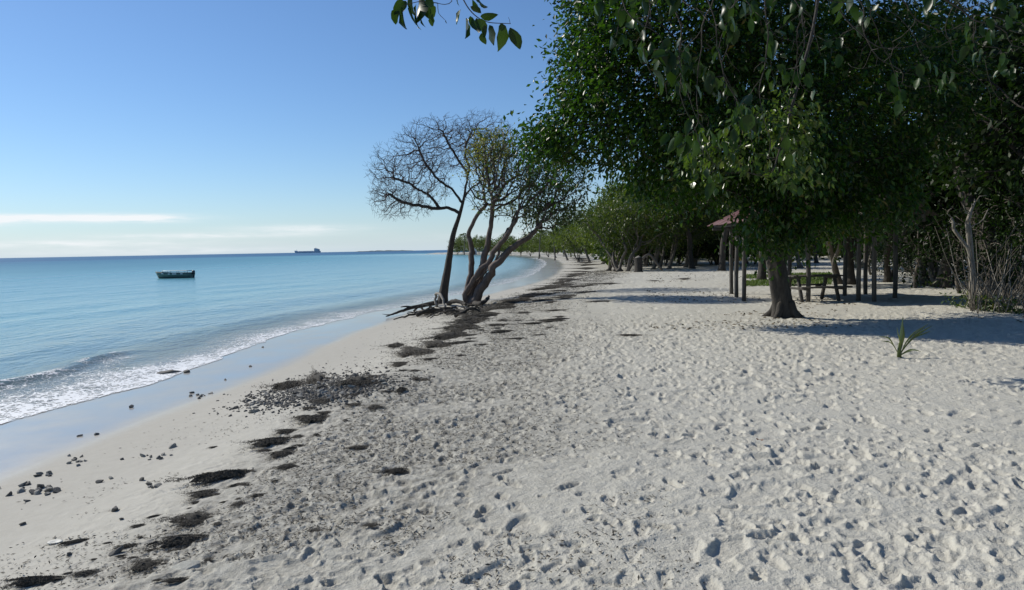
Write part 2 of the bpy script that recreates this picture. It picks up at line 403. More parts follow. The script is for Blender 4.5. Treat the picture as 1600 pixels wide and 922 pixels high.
def samp(R, x, y):
    x0, y0, c, H = R
    fx = np.clip((x - x0) / c - .5, 0, H.shape[1] - 1.001); fy = np.clip((y - y0) / c - .5, 0, H.shape[0] - 1.001)
    i = fx.astype(int); j = fy.astype(int); a = fx - i; b = fy - j
    return (H[j, i] * (1 - a) + H[j, i + 1] * a) * (1 - b) + (H[j + 1, i] * (1 - a) + H[j + 1, i + 1] * a) * b
def full_z(x, y, s=None):
    x = np.asarray(x, dtype=np.float64); y = np.asarray(y, dtype=np.float64)
    if s is None: s = sdist(x, y)
    z = base_z(x, y, s)
    inA = sstep(1.3, 1.9, y) * (1 - sstep(16, 18.3, y)) * sstep(-7.9, -7.2, x) * (1 - sstep(13.8, 14.8, x))
    inB = sstep(15.5, 18, y) * (1 - sstep(60, 74, y)) * sstep(-11.5, -10.5, x) * (1 - sstep(46, 51, x))
    soft = sstep(4.4, 7.6, s) + .10 * sstep(3.0, 4.4, s)
    z = z + soft * (inA * samp(RA, x, y) + inB * samp(RB, x, y))
    return z
def ground(x, y): return float(full_z(np.array([x]), np.array([y]))[0])
def soft_ground(x, y):
    x = np.array([float(x)]); y = np.array([float(y)])
    return float(base_z(x, y, sdist(x, y))[0])
def G(px, py):                                   # where a pixel's ray meets the ground
    d = ray(px, py)
    if d[2] < 0:
        tf = (EYE[2] + .9) / -d[2]; t0 = (EYE[2] - .45) / -d[2]
        t = np.linspace(t0, min(tf, 900), 40)
    else: t = np.exp(np.linspace(math.log(30), math.log(900), 80))
    for _ in range(2):
        pts = EYE[None] + d[None] * t[:, None]
        zz = base_z(pts[:, 0], pts[:, 1], sdist(pts[:, 0], pts[:, 1]))
        k = int(np.argmax(pts[:, 2] < zz))
        t = np.linspace(t[max(k - 1, 0)], t[k], 12)
    p = pts[k]
    return np.array([p[0], p[1], soft_ground(p[0], p[1])])

def polar_grid(radii, angs):
    r, a = np.meshgrid(radii, angs, indexing='ij')
    x = r * np.sin(a); y = r * np.cos(a)
    nr, na = len(radii), len(angs)
    i, j = np.meshgrid(np.arange(nr - 1), np.arange(na), indexing='ij')
    j2 = (j + 1) % na
    f = np.stack([i * na + j, (i + 1) * na + j, (i + 1) * na + j2, i * na + j2], -1).reshape(-1, 4)[:, ::-1]
    return x.ravel(), y.ravel(), f
def radii_from(segs):
    out = []; r = segs[0][0]
    for r0, r1, k0, k1 in segs:
        while r < r1:
            out.append(r); f = (r - r0) / (r1 - r0); r *= 1 + k0 + (k1 - k0) * f
    return np.array(out)
ang_dense = np.radians(np.linspace(-41, 41, 920))
angs = np.concatenate([ang_dense, np.radians(np.arange(43, 318, 3.0))])
rad = np.concatenate([[.02, .4, .8, 1.2, 1.6, 2.0, 2.3], radii_from([(2.5, 9, .0036, .0036), (9, 26, .004, .010), (26, 120, .012, .03), (120, 4000, .035, .12)])])
x, y, f = polar_grid(rad, angs)
s = sdist(x, y)
z = full_z(x, y, s)
lobes = .55 * fbm(x, y, 3.2, 3, 21)
wet = 1 - sstep(2.2, 3.0, s + lobes * 1.2)
wet = np.maximum(wet, .0)
weed = np.exp(-((s - 7.2) / 1.25) ** 2) * sstep(3, 8, y) * .55 + np.exp(-((s - 6.0) / .5) ** 2) * .55
weed = weed + .6 * np.exp(-((s - 7.0) / 1.8) ** 2) * sstep(14, 24, y) * (1 - .0 * y)
weed = weed + .42 * sstep(4.8, 6.2, s) * (1 - sstep(7.5, 10.5, s + 1.5 * fbm(x, y, 2.5, 2, 66)))
weed = np.clip(weed * (.5 + 1.2 * vnoise(x, y, 1.6, 4)), 0, 1)
beach = link('beach', mesh_np('beach', np.stack([x, y, z], 1), [f], M['sand'], True, {'wet': wet, 'weed': weed, 'tread': sstep(4.2, 7.0, s), 'damp': 1 - sstep(3.2, 7.2, s + lobes)}))
tag(beach, kind='structure')

# ------------------------------------------------------------------ sea
srad = np.concatenate([[3.0], radii_from([(5, 30, .008, .012), (30, 200, .013, .03), (200, 40000, .04, .2)])])
sang = np.concatenate([np.radians(np.linspace(-42, 10, 420)), np.radians(np.arange(14, 315, 4.0))])
x, y, f = polar_grid(srad, sang)
s = sdist(x, y)
near = np.exp(-np.hypot(x, y) / 90.0)
off = -s
def swell(x, y, off):
    ph = off / 5.5 + 1.4 * fbm(x, y, 14, 2, 31)
    w = np.sin(2 * math.pi * ph); w = np.sign(w) * np.abs(w) ** .9
    a = .035 * sstep(.8, 4, off) * (.4 + 1.2 * vnoise(x, y, 7.0, 33))
    z = a * w + .03 * fbm(x, y, 1.1, 3, 35) * sstep(.3, 2, off)
    # the little breaker
    c = 2.45 + .45 * fbm(x, y, 3.0, 2, 40)
    d = off - c
    prof = np.where(d < 0, np.exp(-(d / .17) ** 2), np.exp(-(d / .55) ** 2))
    win = sstep(10.5, 13.2, y) * (1 - sstep(17.2, 19.6, y)) * (.75 + .6 * (vnoise(x, y, .9, 41) - .3))
    z = z + .155 * prof * win
    c2 = 3.4 + .5 * fbm(x, y, 3.0, 2, 44); d2 = off - c2
    z = z + .06 * np.exp(-(d2 / .4) ** 2) * sstep(20, 23, y) * (1 - sstep(28, 32, y))
    return z
z = SEA_Z + near * swell(x, y, off) * (off > -1)
sea = link('sea', mesh_np('sea', np.stack([x, y, z], 1), [f], M['sea'], True, {'offshore': off}))
tag(sea, kind='structure')

# foam along the waterline
seg = SHORE[:-8]
L = np.concatenate([[0], np.cumsum(np.hypot(*np.diff(seg, axis=0).T))])
u0 = L[np.argmin(np.abs(seg[:, 1] - 3))]; u1 = L[np.argmin(np.abs(seg[:, 1] - 180))]
uu = [u0]
while uu[-1] < u1: uu.append(uu[-1] + (.07 if uu[-1] - u0 < 30 else .07 + (uu[-1] - u0 - 30) * .012))
uu = np.array(uu)
cx = np.interp(uu, L, seg[:, 0]); cy = np.interp(uu, L, seg[:, 1])
tx = np.gradient(cx); ty = np.gradient(cy); tl = np.hypot(tx, ty); nxv, nyv = ty / tl, -tx / tl      # inland normal
edge = .30 + .75 * fbm(cx, cy, 2.6, 3, 51) + .15 * fbm(cx, cy, .5, 2, 52)
vv = np.linspace(0, 1, 34) ** 1.3
off_ = edge[:, None] - vv[None] * 4.2
X = cx[:, None] + nxv[:, None] * off_; Y = cy[:, None] + nyv[:, None] * off_
ss = sdist(X, Y)
wz = SEA_Z + np.exp(-np.hypot(X, Y) / 90.0) * swell(X, Y, -ss)
Z = np.maximum(full_z(X, Y, ss), wz) + .006 + .006 * np.exp(-((vv[None] * 4.2 - .12) / .12) ** 2) * (.5 + vnoise(X, Y, .12, 53))
width = .75 + 1.0 * vnoise(cx, cy, 3.5, 54) + .5 * (cy < 16)
d_edge = vv[None] * 4.2
den = np.exp(-(d_edge / (width[:, None] * .95)) ** 2) * sstep(0, .05, d_edge) * (.75 + .5 * vnoise(X, Y, .8, 55))
cc = 2.45 + .45 * fbm(X, Y, 3.0, 2, 40)
crest = np.exp(-((-ss - cc - .04) / .10) ** 2) * sstep(10.5, 13.2, Y) * (1 - sstep(17, 19.5, Y)) * (vnoise(X, Y, .5, 57) > .35)
spill = np.exp(-((-ss - cc + .45) / .3) ** 2) * sstep(9.5, 12, Y) * (1 - sstep(16.5, 18.5, Y)) * .5 * vnoise(X, Y, .6, 58)
den = np.clip(np.maximum(np.maximum(den * (.65 + .45 * (cy[:, None] < 18)) * (1 - .5 * sstep(22, 34, cy))[:, None], crest * .8), spill), 0, 1)
nu, nv = X.shape
i, j = np.meshgrid(np.arange(nu - 1), np.arange(nv - 1), indexing='ij')
f = np.stack([i * nv + j, i * nv + j + 1, (i + 1) * nv + j + 1, (i + 1) * nv + j], -1).reshape(-1, 4)
keep = den.ravel()[f].max(1) > .03
foam = link('sea_foam', mesh_np('sea_foam', np.stack([X, Y, Z], -1).reshape(-1, 3), [f[keep]], M['foam'], True, {'foam_cover': den.ravel()}))
tag(foam, 'lacy white foam washing up along the waterline', 'foam', kind='stuff')

# ------------------------------------------------------------------ tube / tree kit
class Buf:
    def __init__(s): s.v = []; s.q = []; s.t = []; s.n = 0
    def add(s, V, Q=None, T=None):
        if Q is not None and len(Q): s.q.append(np.asarray(Q) + s.n)
        if T is not None and len(T): s.t.append(np.asarray(T) + s.n)
        s.v.append(np.asarray(V, dtype=np.float64)); s.n += len(V)
    def mesh(s, name, mat, smooth=True, origin=None):
        V = np.concatenate(s.v)
        if origin is not None: V = V - np.asarray(origin)
        F = []
        if s.q: F.append(np.concatenate(s.q))
        if s.t: F.append(np.concatenate(s.t))
        return mesh_np(name, V, F, mat, smooth)
def tube(buf, pts, rad, k=8, rough=0.0, cap=True, r=None):
    pts = np.asarray(pts, dtype=np.float64); n = len(pts)
    if n < 2: return
    rad = np.broadcast_to(np.asarray(rad, dtype=np.float64), (n,))
    T = np.gradient(pts, axis=0); T /= np.linalg.norm(T, axis=1, keepdims=True) + 1e-12
    ref = np.array([1.0, 0, 0]) if abs(T[0][0]) < .8 else np.array([0, 1.0, 0])
    A = np.zeros((n, 3)); a = ref - T[0] * (ref @ T[0]); a /= np.linalg.norm(a)
    for i in range(n):
        a = a - T[i] * (a @ T[i]); a /= np.linalg.norm(a) + 1e-12; A[i] = a
    B = np.cross(T, A)
    th = np.linspace(0, 2 * math.pi, k, endpoint=False)
    rr = rad[:, None] * np.ones((1, k))
    if rough and r is not None:
        ridg = r.normal(0, 1, (1, k)) * .6 + np.cumsum(r.normal(0, .35, (n, k)), 0) * .5
        rr = rr * (1 + rough * np.clip(ridg, -1.6, 1.6))
    V = pts[:, None] + rr[..., None] * (np.cos(th)[None, :, None] * A[:, None] + np.sin(th)[None, :, None] * B[:, None])
    V = V.reshape(-1, 3)
    i, j = np.meshgrid(np.arange(n - 1), np.arange(k), indexing='ij'); j2 = (j + 1) % k
    Q = np.stack([i * k + j, i * k + j2, (i + 1) * k + j2, (i + 1) * k + j], -1).reshape(-1, 4)
    Tt = None
    if cap:
        V = np.vstack([V, pts[-1] + T[-1] * rad[-1] * .6, pts[0]])
        e = (n - 1) * k; jj = np.arange(k); j2 = (jj + 1) % k
        Tt = np.vstack([np.stack([e + jj, e + j2, np.full(k, n * k)], 1), np.stack([j2, jj, np.full(k, n * k + 1)], 1)])
    buf.add(V, Q, Tt)
def curve_pts(ctrl, step):
    """Catmull-Rom through ctrl, resampled at step"""
    c = np.asarray(ctrl, dtype=np.float64)
    p = np.vstack([2 * c[0] - c[1], c, 2 * c[-1] - c[-2]]); out = []
    for i in range(1, len(p) - 2):
        n = max(2, int(np.linalg.norm(p[i + 1] - p[i]) / step))
        t = np.linspace(0, 1, n, endpoint=False)[:, None]
        out.append(.5 * (2 * p[i] + (p[i + 1] - p[i - 1]) * t + (2 * p[i - 1] - 5 * p[i] + 4 * p[i + 1] - p[i + 2]) * t ** 2 + (3 * p[i] - p[i - 1] - 3 * p[i + 1] + p[i + 2]) * t ** 3))
    return np.vstack(out + [c[-1:]])

class Skel: pass
def colonize(stems, attr, D, di, dk, r, iters=160, trop=(0, 0, 0), jit=.12, maxn=9000):
    """space colonisation: grow from polylines `stems` (each a list of points; all but the first join the first point) into the points `attr`"""
    pos = np.zeros((maxn, 3)); par = np.full(maxn, -1, dtype=int); n = 0; stem_id = np.full(maxn, -1)
    for si, st in enumerate(stems):
        for k, p in enumerate(st):
            if si > 0 and k == 0: last = int(((pos[:n] - p) ** 2).sum(1).argmin()); continue
            pos[n] = p
            par[n] = -1 if n == 0 else (last if True else 0)
            stem_id[n] = si; last = n; n += 1
    kids = np.zeros(maxn, dtype=int)
    for i in range(1, n): kids[par[i]] += 1
    A = np.asarray(attr, dtype=np.float64)
    d2 = np.full(len(A), 1e18); nn = np.zeros(len(A), dtype=int)
    for i in range(n):
        dd = ((A - pos[i]) ** 2).sum(1); m_ = dd < d2; d2[m_] = dd[m_]; nn[m_] = i
    trop = np.asarray(trop)
    for it in range(iters):
        act = d2 < di * di
        if it < 6 and not act.any():
            act = d2 < (di * 3) ** 2
        if not act.any() or n > maxn - 400: break
        ii = nn[act]; v = A[act] - pos[ii]; v /= np.linalg.norm(v, axis=1, keepdims=True) + 1e-9
        sums = np.zeros((n, 3)); np.add.at(sums, ii, v)
        u = np.unique(ii); u = u[kids[u] < 4]
        if len(u) == 0: break
        dr = sums[u]; dr /= np.linalg.norm(dr, axis=1, keepdims=True) + 1e-9
        dr = dr + trop + r.normal(0, jit, dr.shape); dr /= np.linalg.norm(dr, axis=1, keepdims=True) + 1e-9
        new = pos[u] + D * dr; k = len(new)
        pos[n:n + k] = new; par[n:n + k] = u; kids[u] += 1
        for a in range(0, k, 256):
            nb = new[a:a + 256]
            dd = ((A[:, None] - nb[None]) ** 2).sum(2); jm = dd.argmin(1); dm = dd[np.arange(len(A)), jm]
            m_ = dm < d2; d2[m_] = dm[m_]; nn[m_] = n + a + jm[m_]
        n += k
        alive = d2 > dk * dk
        A, d2, nn = A[alive], d2[alive], nn[alive]
        if len(A) == 0: break
    sk = Skel(); sk.pos = pos[:n]; sk.par = par[:n]; sk.stem = stem_id[:n]
    cnt = np.zeros(n); ch = [[] for _ in range(n)]
    for i in range(n - 1, 0, -1):
        if not ch[i]: cnt[i] = max(cnt[i], 1)
        cnt[par[i]] += cnt[i]; ch[par[i]].append(i)
    sk.cnt = np.maximum(cnt, 1); sk.ch = ch
    return sk
def radii(sk, tip, base):
    nexp = math.log(max(sk.cnt[0], 2)) / math.log(base / tip)
    sk.rad = tip * sk.cnt ** (1 / nexp)
    return sk
def chains(sk, start=0):
    """list of node chains below `start`, thickest child continues"""
    out = []; todo = [(start, None)]
    while todo:
        i, p = todo.pop()
        c = [p, i] if p is not None else [i]
        while True:
            ch = sk.ch[i]
            if not ch: break
            b = max(ch, key=lambda q: sk.cnt[q] + (1e6 if sk.stem[q] >= 0 and sk.stem[q] == sk.stem[i] else 0))
            for q in ch:
                if q != b: todo.append((q, i))
            i = b; c.append(i)
        out.append(c)
    return out
def wood(sk, chs, buf, r, rough=.08, flare=None):
    for c in chs:
        p = sk.pos[c]; rd = sk.rad[c].copy()
        if len(c) > 2 and c[0] != 0: rd[0] = min(rd[0], rd[1] * 1.25)
        if len(c) > 4:
            p = p.copy(); p[1:-1] = .25 * p[:-2] + .5 * p[1:-1] + .25 * p[2:]
        mxr = rd.max(); k = 12 if mxr > .12 else 8 if mxr > .05 else 5 if mxr > .02 else 4 if mxr > .011 else 3
        if flare is not None and c[0] == 0:
            hgt = p[:, 2] - p[0, 2]; rd = rd * (1 + flare * np.exp(-hgt / .22))
        tube(buf, p, rd, k, rough if mxr > .03 else 0, True, r)
def leaves(buf, P0, D, size, r, width=.46, fold=.16, simple=False, up_bias=.5):
    """leaf blades: P0 base points, D directions (n,3), size lengths (n,)"""
    n = len(P0)
    D = D / (np.linalg.norm(D, axis=1, keepdims=True) + 1e-9)
    up = np.tile([0, 0, 1.0], (n, 1)) * up_bias + r.normal(0, .8, (n, 3))
    Sd = np.cross(D, up); Sd /= np.linalg.norm(Sd, axis=1, keepdims=True) + 1e-9
    Nn = np.cross(Sd, D)
    size = size[:, None]; w = size * width * .5
    base = P0; tipp = P0 + D * size - Nn * size * .12
    if simple:
        V = np.stack([base, P0 + D * size * .5 + Sd * w, tipp, P0 + D * size * .5 - Sd * w], 1).reshape(-1, 3)
        q = np.arange(n)[:, None] * 4
        buf.add(V, np.hstack([q, q + 1, q + 2, q + 3])); return
    md = P0 + D * size * .52 - Nn * size * fold * .5
    Lp = P0 + D * size * .50 + Sd * w + Nn * size * fold * .35; Rp = P0 + D * size * .50 - Sd * w + Nn * size * fold * .35
    V = np.stack([base, Lp, md, Rp, tipp], 1).reshape(-1, 3)
    q = np.arange(n)[:, None] * 5
    T = np.vstack([np.hstack([q, q + 1, q + 2]), np.hstack([q, q + 2, q + 3]), np.hstack([q + 1, q + 4, q + 2]), np.hstack([q + 2, q + 4, q + 3])])
    buf.add(V, None, T)
def ell(r, c, rad, n, shell=0.0):
    """n points in an ellipsoid"""
    d = r.normal(0, 1, (n, 3)); d /= np.linalg.norm(d, axis=1, keepdims=True)
    q = r.random(n) ** (1 / 3) if not shell else 1 - shell * r.random(n)
    return np.asarray(c) + d * q[:, None] * np.asarray(rad)
def leaf_cloud(buf, sk, r, per, size, maxcnt=2.5, spread=.22, droop=.5, cen=None, clump=0, **kw):
    idx = np.where(sk.cnt <= maxcnt)[0]
    if clump: cn_ = np.minimum(r.gamma(clump, per / clump, len(idx)), per * 4).astype(int)
    else: cn_ = np.full(len(idx), per)
    p = np.repeat(sk.pos[idx], cn_, 0); n = len(p)
    b = p + r.normal(0, spread, (n, 3))
    if cen is None: cen = sk.pos[sk.cnt < 3].mean(0)
    o = b - cen; o /= np.linalg.norm(o, axis=1, keepdims=True) + 1e-9
    d = o * .55 + r.normal(0, .6, (n, 3)) + np.array([0, 0, -droop])
    leaves(buf, b, d, size * r.uniform(.65, 1.25, n), r, **kw)
    return n

# ------------------------------------------------------------------ hero trees
def px_ell(r, px, py, d, rx, ry, depth, n):
    """points in an ellipsoid whose outline is rx x ry pixels about a pixel at distance d"""
    c = PD(px, py, d); k = d / F_PX
    return ell(r, c, (rx * k, depth, ry * k), n)
def hero_tree(name, label, cat, base, sk, r, bark, tip, rbase, leafspecs=(), rough=.10, flare=.5, group=None, twig=None, cap=None, stemcap=None, fuzz=0):
    """trunk, each main branch and the foliage as parts"""
    radii(sk, tip, rbase)
    if cap: sk.rad = np.where(sk.stem < 0, np.minimum(sk.rad, cap), sk.rad)
    if stemcap: sk.rad = np.minimum(sk.rad, stemcap[0] + (stemcap[1] - stemcap[0]) * np.clip((sk.pos[:, 2] - base[2]) / stemcap[2], 0, 1))
    root = empty(name, base, label, cat, group)
    trunk_nodes = [i for i in range(len(sk.pos)) if sk.stem[i] >= 0]
    b = Buf()
    for si in sorted(set(sk.stem[trunk_nodes])):
        c = [i for i in trunk_nodes if sk.stem[i] == si]
        c = ([sk.par[c[0]]] if sk.par[c[0]] >= 0 else []) + c
        rd = sk.rad[c].copy()
        if si > 0: rd[0] = rd[min(1, len(rd) - 1)]
        hgt = sk.pos[c][:, 2] - base[2]
        tube(b, sk.pos[c], rd * (1 + flare * np.exp(-np.maximum(hgt, 0) / .2)), 14, rough, True, r)
    link('trunk', b.mesh('trunk', bark, True, base), root)
    tset = set(trunk_nodes)
    for i in trunk_nodes:
        for q in sk.ch[i]:
            if q in tset: continue
            b = Buf(); chs = chains(sk, q)
            chs[0] = [i] + chs[0]
            wood(sk, chs, b, r)
            if fuzz:                                                  # the finest twigs
                for c in chs:
                    e = sk.pos[c[-1]]; d0 = e - sk.pos[c[max(0, len(c) - 4)]]; d0 /= np.linalg.norm(d0) + 1e-9
                    for _ in range(fuzz):
                        v = d0 + r.normal(0, .55, 3); v /= np.linalg.norm(v); ln_ = r.uniform(.1, .32)
                        tube(b, [e, e + v * ln_ * .5 + r.normal(0, .02, 3), e + v * ln_], [.005, .004, .0028], 3, 0, False)
            link('branch', b.mesh('branch', twig or bark, True, base), root)
    for pts, per, size, spread, mat, kw in leafspecs:
        b = Buf(); n = len(pts) * per
        p = np.repeat(pts, per, 0) + r.normal(0, spread, (n, 3))
        d = r.normal(0, .7, (n, 3)) + np.array([0, 0, -kw.get('droop', .5)])
        leaves(b, p, d, size * r.uniform(.6, 1.25, n), r)
        o = link('crown', b.mesh('crown', mat, False, base), root); o['kind'] = 'stuff'
    return root

# --- the leafless leaning tree at the water's edge
D1 = 27.0
r = np.random.default_rng(101)
b1 = G(690, 474)
D1 = b1[1]
stem = curve_pts([b1 - [0, 0, .15], PD(693, 455, D1), PD(699, 420, D1 + .05), PD(707, 370, D1), PD(717, 338, D1 - .1), PD(725, 308, D1), PD(728, 285, D1 + .1)], .14)
att = np.vstack([px_ell(r, 640, 275, D1, 68, 66, 1.7, 2100), px_ell(r, 690, 225, D1, 70, 45, 1.5, 1400), px_ell(r, 752, 215, D1 + .3, 52, 42, 1.3, 900),
                 px_ell(r, 610, 310, D1, 36, 34, 1.0, 450), px_ell(r, 770, 270, D1, 28, 45, 1.0, 300)])
att = att[(att[:, 2] - EYE[2]) > (388 - 345) / F_PX * D1]
limbs = [curve_pts([PD(*q, D1 + dd) for q, dd in zip(c, np.linspace(0, dz, len(c)))], .12) for c, dz in (
    ([(718, 334), (700, 326), (676, 328), (650, 322), (622, 318), (600, 306)], -.6), ([(722, 318), (706, 298), (684, 280), (664, 256), (650, 232)], .5),
    ([(727, 292), (733, 262), (728, 236), (738, 208)], .3), ([(724, 310), (742, 292), (764, 280), (776, 255)], .5), ([(690, 327), (668, 308), (640, 296), (612, 280)], -.9), ([(731, 270), (712, 246), (700, 222), (694, 205)], -.5))]
att = att[fbm(att[:, 0] + att[:, 1] * .7, att[:, 2], .55, 2, 71) > -.24]
limbs = [l_ + np.vstack([[0, 0, 0], np.cumsum(r.normal(0, .022, (len(l_) - 1, 3)), 0)]) for l_ in limbs]
sk1 = colonize([stem] + limbs, att, .085, .5, .105, r, 260, (0, 0, .02), .40, 15000)
lp = np.vstack([sk1.pos[np.linalg.norm(sk1.pos - PD(px, py, D1), axis=1) < rr] for px, py, rr in ((690, 302, .33), (745, 235, .4), (700, 268, .2), (768, 225, .35), (672, 300, .2))])
hero_tree('leaning_tree', 'bare leaning tree with fine leafless twigs at the water edge', 'tree', b1, sk1, r, M['bark'], .0056, .21,
          [(lp, 2, .085, .07, M['leaf_yellow'], {})], .12, .35, twig=M['twig'], cap=.035, stemcap=(.20, .045, 4.9), fuzz=3)

# --- the many-stemmed tree beside it
r = np.random.default_rng(102)
b2 = G(735, 477); D2 = b2[1]
b2s = b2 - [0, 0, .1]
stems = [curve_pts([b2s, PD(745, 455, D2), PD(762, 425, D2), PD(784, 402, D2), PD(800, 388, D2 + .1), PD(822, 372, D2 + .2)], .13),
         curve_pts([b2s, PD(738, 450, D2 - .1), PD(752, 425, D2 - .2), PD(770, 405, D2 - .25), PD(781, 375, D2 - .2), PD(795, 350, D2)], .13),
         curve_pts([b2s, PD(733, 448, D2 + .1), PD(738, 425, D2 + .1), PD(735, 390, D2 + .15), PD(733, 360, D2 + .1), PD(742, 335, D2), PD(757, 315, D2)], .13),
         curve_pts([b2s, PD(742, 430, D2 + .2), PD(752, 400, D2 + .3), PD(760, 370, D2 + .3), PD(772, 335, D2 + .2), PD(775, 305, D2)], .13),
         curve_pts([b2s, PD(755, 452, D2 - .3), PD(768, 432, D2 - .35), PD(775, 410, D2 - .4), PD(800, 385, D2 - .3), PD(838, 362, D2 - .2)], .13),
         curve_pts([b2s, PD(724, 462, D2 - .1), PD(735, 440, D2 - .3), PD(760, 412, D2 - .3), PD(772, 390, D2 - .4), PD(790, 375, D2 - .5), PD(815, 345, D2 - .6)], .13)]
att = np.vstack([px_ell(r, 800, 275, D2, 85, 72, 1.7, 2200), px_ell(r, 870, 290, D2, 55, 48, 1.3, 1000), px_ell(r, 765, 235, D2, 42, 38, 1.1, 700), px_ell(r, 850, 335, D2, 60, 26, 1.2, 600)])
att = att[fbm(att[:, 0] + att[:, 1] * .7, att[:, 2], .55, 2, 72) > -.2]
stems = [s_ + np.vstack([[0, 0, 0], np.cumsum(r.normal(0, .03, (len(s_) - 1, 3)), 0)]) for s_ in stems]
sk2 = colonize(stems, att, .095, .55, .13, r, 260, (0, 0, .01), .40, 15000)
tips = sk2.pos[(sk2.cnt <= 2) & (sk2.stem < 0)]
kx = 800 + (tips[:, 0] / tips[:, 1]) * F_PX
ky = 388 - (tips[:, 2] - EYE[2]) / tips[:, 1] * F_PX
right = tips[(kx > 822) & (r.random(len(tips)) < .9)]
mid = tips[(kx <= 832) & (kx > 745) & (r.random(len(tips)) < .3)]
topl = tips[(kx < 815) & (ky < 275) & (r.random(len(tips)) < .38)]
hero_tree('shrubby_tree', 'many-stemmed leaning tree with sparse leaves and yellowing top', 'tree', b2, sk2, r, M['bark_red'], .0052, .34,
          [(right, 3, .14, .14, M['leaf_sparse'], {}), (mid, 3, .12, .10, M['leaf_sparse'], {}), (mid[::2], 3, .11, .12, M['leaf_yellow'], {}), (topl, 5, .11, .10, M['leaf_yellow'], {})], .10, .15, twig=M['twig'], cap=.05, stemcap=(.17, .07, 2.8), fuzz=1)

# driftwood and bared roots at their feet
def driftwood(label, ctrl, r0, r1, seed, mat, group=None, forks=2):
    r = np.random.default_rng(seed)
    pts = curve_pts(ctrl, .12); pts = pts + r.normal(0, .012, pts.shape)
    b = Buf(); tube(b, pts, np.linspace(r0, r1, len(pts)), 8, .14, True, r)
    root = empty('driftwood', pts[0], label, 'driftwood', group)
    link('log', b.mesh('log', mat, True, pts[0]), root)
    for k in range(forks):
        i = int(len(pts) * r.uniform(.35, .85)); d = (pts[min(i + 2, len(pts) - 1)] - pts[i - 2]); d /= np.linalg.norm(d)
        o = d + r.normal(0, .5, 3); o[2] = abs(o[2]) * .4; o /= np.linalg.norm(o)
        rr = np.linspace(r0, r1, len(pts))[i] * .7; Lb = r.uniform(.25, .6)
        q = np.array([pts[i], pts[i] + o * Lb * .5 + r.normal(0, .03, 3), pts[i] + o * Lb])
        b = Buf(); tube(b, curve_pts(q, .08), np.linspace(rr, rr * .3, len(curve_pts(q, .08))), 6, .1, True, r)
        link('branch', b.mesh('branch', mat, True, pts[0]), root)
    return root
def gp(px, py, up=0.05):
    p = G(px, py); return p + [0, 0, up]
driftwood('long dark driftwood branch pointing to the sea below the lone trees', [gp(684, 478, .12), gp(655, 485, .16), gp(630, 491, .14), gp(603, 497, .05)], .10, .02, 1, M['bark'])
driftwood('short dark driftwood branch under the long one', [gp(690, 488, .07), gp(665, 492, .1), gp(640, 496, .06), gp(615, 500, .03)], .06, .015, 2, M['bark'])
driftwood('pale root arching at the foot of the leaning tree', [gp(682, 480, .02), gp(681, 479, .45), gp(690, 481, .42), gp(697, 484, .05)], .05, .04, 3, M['bark_pale'], forks=0)
driftwood('gnarled root running right from the many-stemmed tree', [gp(742, 480, .12), gp(752, 481, .15), gp(760, 478, .2), gp(764, 472, .22)], .09, .03, 4, M['bark'], forks=1)
driftwood('knotted dark root between the two lone trees', [gp(700, 477, .06), gp(712, 479, .2), gp(722, 480, .16), gp(733, 482, .08)], .09, .05, 5, M['bark'], forks=3)
for k in range(16):
    px, py = 655 + k * 6.0, 487 + (k % 3) * 3 + (2 if k > 3 else 0) - (2 if k > 12 else 0)
    a = gp(px, py, .03); v = np.array([rng.uniform(-.6, .6), rng.uniform(-.35, .35), 0])
    driftwood('tangled dark root stub in the heap below the lone trees', [a - v, a + [0, 0, rng.uniform(.05, .2)], a + v + [0, 0, -.03]], rng.uniform(.03, .07), .015, 20 + k, M['bark'], 'root heap under the lone trees', 2)

# --- the big shade tree
def leaf_object_meshes(name, mat, n, r):
    """single modelled leaves: curved blade with midrib fold"""
    out = []
    for k in range(n):
        us = np.array([0, .12, .3, .52, .75, .92, 1.0]); w = np.array([.02, .16, .27, .30, .22, .09, .0]) * r.uniform(.8, 1.1)
        bend = r.uniform(-.15, .5); fold = r.uniform(.05, .7); tw = r.uniform(-.5, .5); V = []; Q = []; T = []
        for u, ww in zip(us, w):
            zc = -bend * u * u; sw = .04 * math.sin(u * 5 + k)
            wv_ = .035 * math.sin(u * 13 + k * 2); V += [(sw - ww, u, zc + (fold - tw * u) * ww + wv_), (sw, u, zc), (sw + ww, u, zc + (fold + tw * u) * ww - wv_)]
        for i in range(len(us) - 1):
            a = i * 3; Q += [(a, a + 1, a + 4, a + 3), (a + 1, a + 2, a + 5, a + 4)]
        out.append(mesh_np(name, V, [Q], mat, True))
    return out
def place_leaf(me, parent, base, p, d, size, r, roll=None):
    d = Vector(d).normalized()
    q = d.to_track_quat('Y', 'Z')
    o = link('leaf', me, parent, np.asarray(p) - base)
    o.rotation_mode = 'QUATERNION'
    from mathutils import Quaternion
    o.rotation_quaternion = q @ Quaternion((0, 1, 0), roll if roll is not None else r.uniform(-1.2, 1.2))
    o.scale = (size,) * 3
    return o
M['leaf_low'] = leaf_material('sun_lightened_leaf', [(0, (.014, .038, .005)), (.5, (.030, .066, .009)), (.85, (.065, .10, .014)), (1, (.14, .13, .03))], rough=.3, trans=.28, tcol=(.18, .32, .02), spec=.4)  # leaf greens lightened to stand in for sun on the sprays
LEAF_LOW = leaf_object_meshes('leaf', M['leaf_low'], 5, np.random.default_rng(6))
LEAF_NEAR = leaf_object_meshes('leaf', M['leaf_near'], 9, np.random.default_rng(5))

